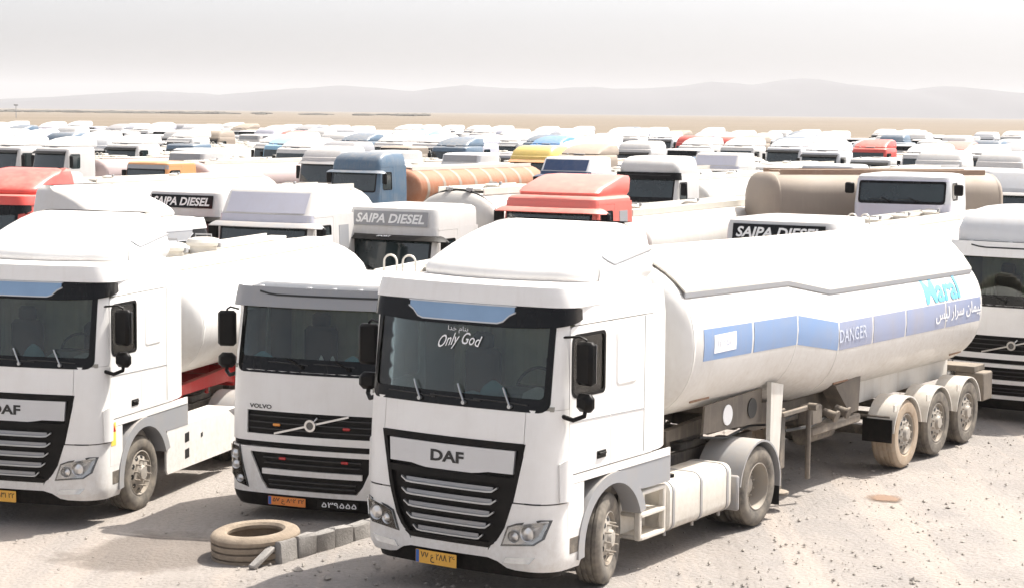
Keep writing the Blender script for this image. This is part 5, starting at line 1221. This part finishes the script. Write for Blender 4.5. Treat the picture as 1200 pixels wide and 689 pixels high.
OTHS = 'first second third fourth fifth sixth seventh eighth ninth tenth eleventh twelfth thirteenth fourteenth fifteenth sixteenth seventeenth eighteenth nineteenth'.split()
TENS = 'twenty thirty forty fifty sixty'.split()
def count_word(n, oth=False):
    if n < 20: return (OTHS if oth else ONES)[n - 1]
    t = TENS[n // 10 - 2]
    if n % 10 == 0: return t[:-1] + 'ieth' if oth else t
    return t + '-' + (OTHS if oth else ONES)[n % 10 - 1]
rd = random.Random(21); row_dir = (.841, -.541); tr_dir = (.541, .841)
KN = ['white truck with roof deflector', 'white flat roofed truck', 'white truck with roof board', 'white high roofed truck']
for k in range(2, 25):
    n = 0
    for s in range(-60, 60):
        if k < 4 and False: continue
        j = s * 3.0 + rd.uniform(-.2, .2) + (k % 2) * 1.7; q = k * 10.5 + rd.uniform(-.4, .4)
        x = .09 + row_dir[0] * j + tr_dir[0] * q; y = 21.6 + row_dir[1] * j + tr_dir[1] * q; yaw = -.571 + rd.gauss(0, .025)
        u = 600 + x / y * 2270 if y > 5 else -9999
        if y < 88 or y > 219 + .02 * x or u < -70 or u > 1240: continue
        if rd.random() < .05 or any(overlap((x, y, yaw, 8.4), b) for b in BOX): continue
        kind = rd.choice((0, 0, 1, 2, 2, 3)); c = rd.random()
        body, cn = (FIELDW, '') if c < .66 else (PALEG, 'pale grey ') if c < .80 else (LAV, 'lavender grey ') if c < .86 else (GREY, 'dark grey ') if c < .91 else (BEIGET, 'dusty beige ') if c < .95 else (SLATE, 'slate blue ')
        tk = TANKF if rd.random() < .55 else rd.choice((CREAM, BEIGET, BEIGET, PALEG, GREY, TANKD, TANKD, MAUVE)); vis = rd.choice((None, BLACK, GREYP))
        lab = (KN[kind] if body is FIELDW else cn + KN[kind][6:]) + ', %s from left, far row %s' % (count_word(n + 1, True), count_word(k - 1)); n += 1
        far_put(lab, x, y, yaw, kind, body, tk, vis)
for P, tr, _ in PROTO.values():
    def kill(t):
        for ch, s in t: kill(s); bpy.data.objects.remove(ch)
    kill(tr); bpy.data.objects.remove(P)

# ------------------------------------------------------------------ things on the ground
def lying_tyre():
    x, y = -3.0, 22.62; m = MB(); r = .53
    prof = [(.33, .03), (.36, .0), (.46, -.005), (.51, .02), (r, .05), (r, .095), (r - .035, .10), (r - .035, .118), (r, .12), (r, .175), (r - .035, .18), (r - .035, .198), (r, .20), (r, .255), (r - .035, .26), (r - .035, .278), (r, .28), (r, .32), (.51, .35), (.46, .375), (.36, .37), (.33, .34), (.34, .30), (.48, .25), (.49, .12), (.34, .07)]
    m.lathe(prof, (0, 0, 0), 'Z', 56, True)
    o = build(m, 'old_tyre', plain('tyre_pale', (.27, .215, .16), .95, 0, .45, 6, 0, .7), None, 30); o.location = (x, y, gh(x, y) - .06); o.rotation_euler = (.03, -.05, 0)
    tag(o, 'old pale dusty tyre lying flat on the ground beside the kerb blocks', 'tyre')
lying_tyre()
p0, p1 = Vector((-2.72, 22.16, 0)), Vector((-1.55, 23.72, 0)); dr = (p1 - p0).normalized(); ang = math.atan2(dr.y, dr.x)
wd = ['nearest to the old tyre, at the row end', 'second in the row from the old tyre', 'third in the row from the old tyre', 'fourth in the row from the old tyre', 'fifth in the row from the old tyre', 'last in the row, nearest the foreground truck']
for k in range(6):
    h = .25 - .010 * k + rd.uniform(-.01, .01); c = p0 + dr * (.16 + .325 * k); m = MB(); m.box((0, 0, h / 2 - .03), (.318, .15, h + .06), .02)
    for i in range(len(m.v)): m.v[i] = tuple(q + rd.uniform(-.009, .009) for q in m.v[i])
    o = build(m, 'kerb_block', CONC); o.location = (c.x, c.y, gh(c.x, c.y)); o.rotation_euler = (rd.uniform(-.09, .09), rd.uniform(-.05, .05), ang + rd.uniform(-.06, .06))
    tag(o, 'grey concrete kerb block, ' + wd[k], 'kerb block', 'kerb blocks beside the old tyre')
m = MB(); m.box((0, 0, 0), (.42, .10, .06), .015); o = build(m, 'broken_slab', CONC); o.location = (-2.86, 22.0, gh(-2.86, 22.0) + .10); o.rotation_euler = (.1, -.42, ang + .1)
tag(o, 'broken concrete piece leaning against the end kerb block', 'concrete piece')
def stain(u, v, rx, ry, seed):
    d = 5.1665 * 2270 / (v - 132.3 - .0105 * (u - 600)); x = (u - 600) / 2270 * d; pts = []
    for i in range(28):
        t = 2 * math.pi * i / 28; q = 1 + .25 * mnoise.noise((math.cos(t) * 1.5, math.sin(t) * 1.5, seed)); pts.append((x + rx * q * math.cos(t), d + ry * q * math.sin(t), 0))
    m = MB(); n = len(pts); m.add([(px, py, gh(px, py) + .022) for px, py, _ in pts] + [(x, d, .026)], [(i, (i + 1) % n, n) for i in range(n)])
    mt, nt, N, L, bs = nodes_of('damp_earth'); n1 = noise(nt, 7, 5, .7); bs.inputs['Base Color'].default_value = (.20, .125, .08, 1); bs.inputs['Roughness'].default_value = .75
    g = N.new('ShaderNodeTexGradient'); g.gradient_type = 'SPHERICAL'; mp = N.new('ShaderNodeMapping'); tc = N.new('ShaderNodeTexCoord'); L.new(tc.outputs['Object'], mp.inputs[0]); L.new(mp.outputs[0], g.inputs[0])
    mp.vector_type = 'TEXTURE'; mp.inputs['Location'].default_value = (x, d, .02); mp.inputs['Scale'].default_value = (rx * 1.15, ry * 1.15, 1)
    L.new(ramp(nt, math_n(nt, 'ADD', g.outputs['Fac'], math_n(nt, 'MULTIPLY', math_n(nt, 'SUBTRACT', n1.outputs[0], .5), .9)), .10, .55).outputs[0], bs.inputs['Alpha'])
    o = build(m, 'damp_stain', mt); tag(o, 'brown damp stain on the pale ground right of the tank wheels', 'stain')
stain(1045, 590, .27, .28, 1)
def gravel():
    m = MB(); rg = random.Random(5); base = [(1, 0, 0), (-1, 0, 0), (0, 1, 0), (0, -1, 0), (0, 0, 1), (0, 0, -1)]
    fs = [(0, 2, 4), (2, 1, 4), (1, 3, 4), (3, 0, 4), (2, 0, 5), (1, 2, 5), (3, 1, 5), (0, 3, 5)]
    for k in range(8000):
        d = 17.5 + 26 * rg.random() ** 1.5; u = rg.uniform(-30, 1230); x = (u - 600) / 2270 * d
        if x < -3.2 and rg.random() < .85: continue
        if mnoise.noise((x * .7, d * .7, 5)) < -.12 and rg.random() < .8: continue
        s = .009 + .022 * rg.random() ** 3 + (.06 * rg.random() if rg.random() < .008 else 0); z = gh(x, d) + s * .1 + .01
        m.add([(x + px * s * rg.uniform(.6, 1.4), d + py * s * rg.uniform(.6, 1.4), z + pz * s * rg.uniform(.4, .9)) for px, py, pz in base], fs)
    o = build(m, 'gravel', plain('gravel_stone', (.30, .27, .24), .9, 0, .3, 2.5), None, 0); o['kind'] = 'stuff'; o['label'] = 'loose grey gravel strewn over the pale ground'
gravel()
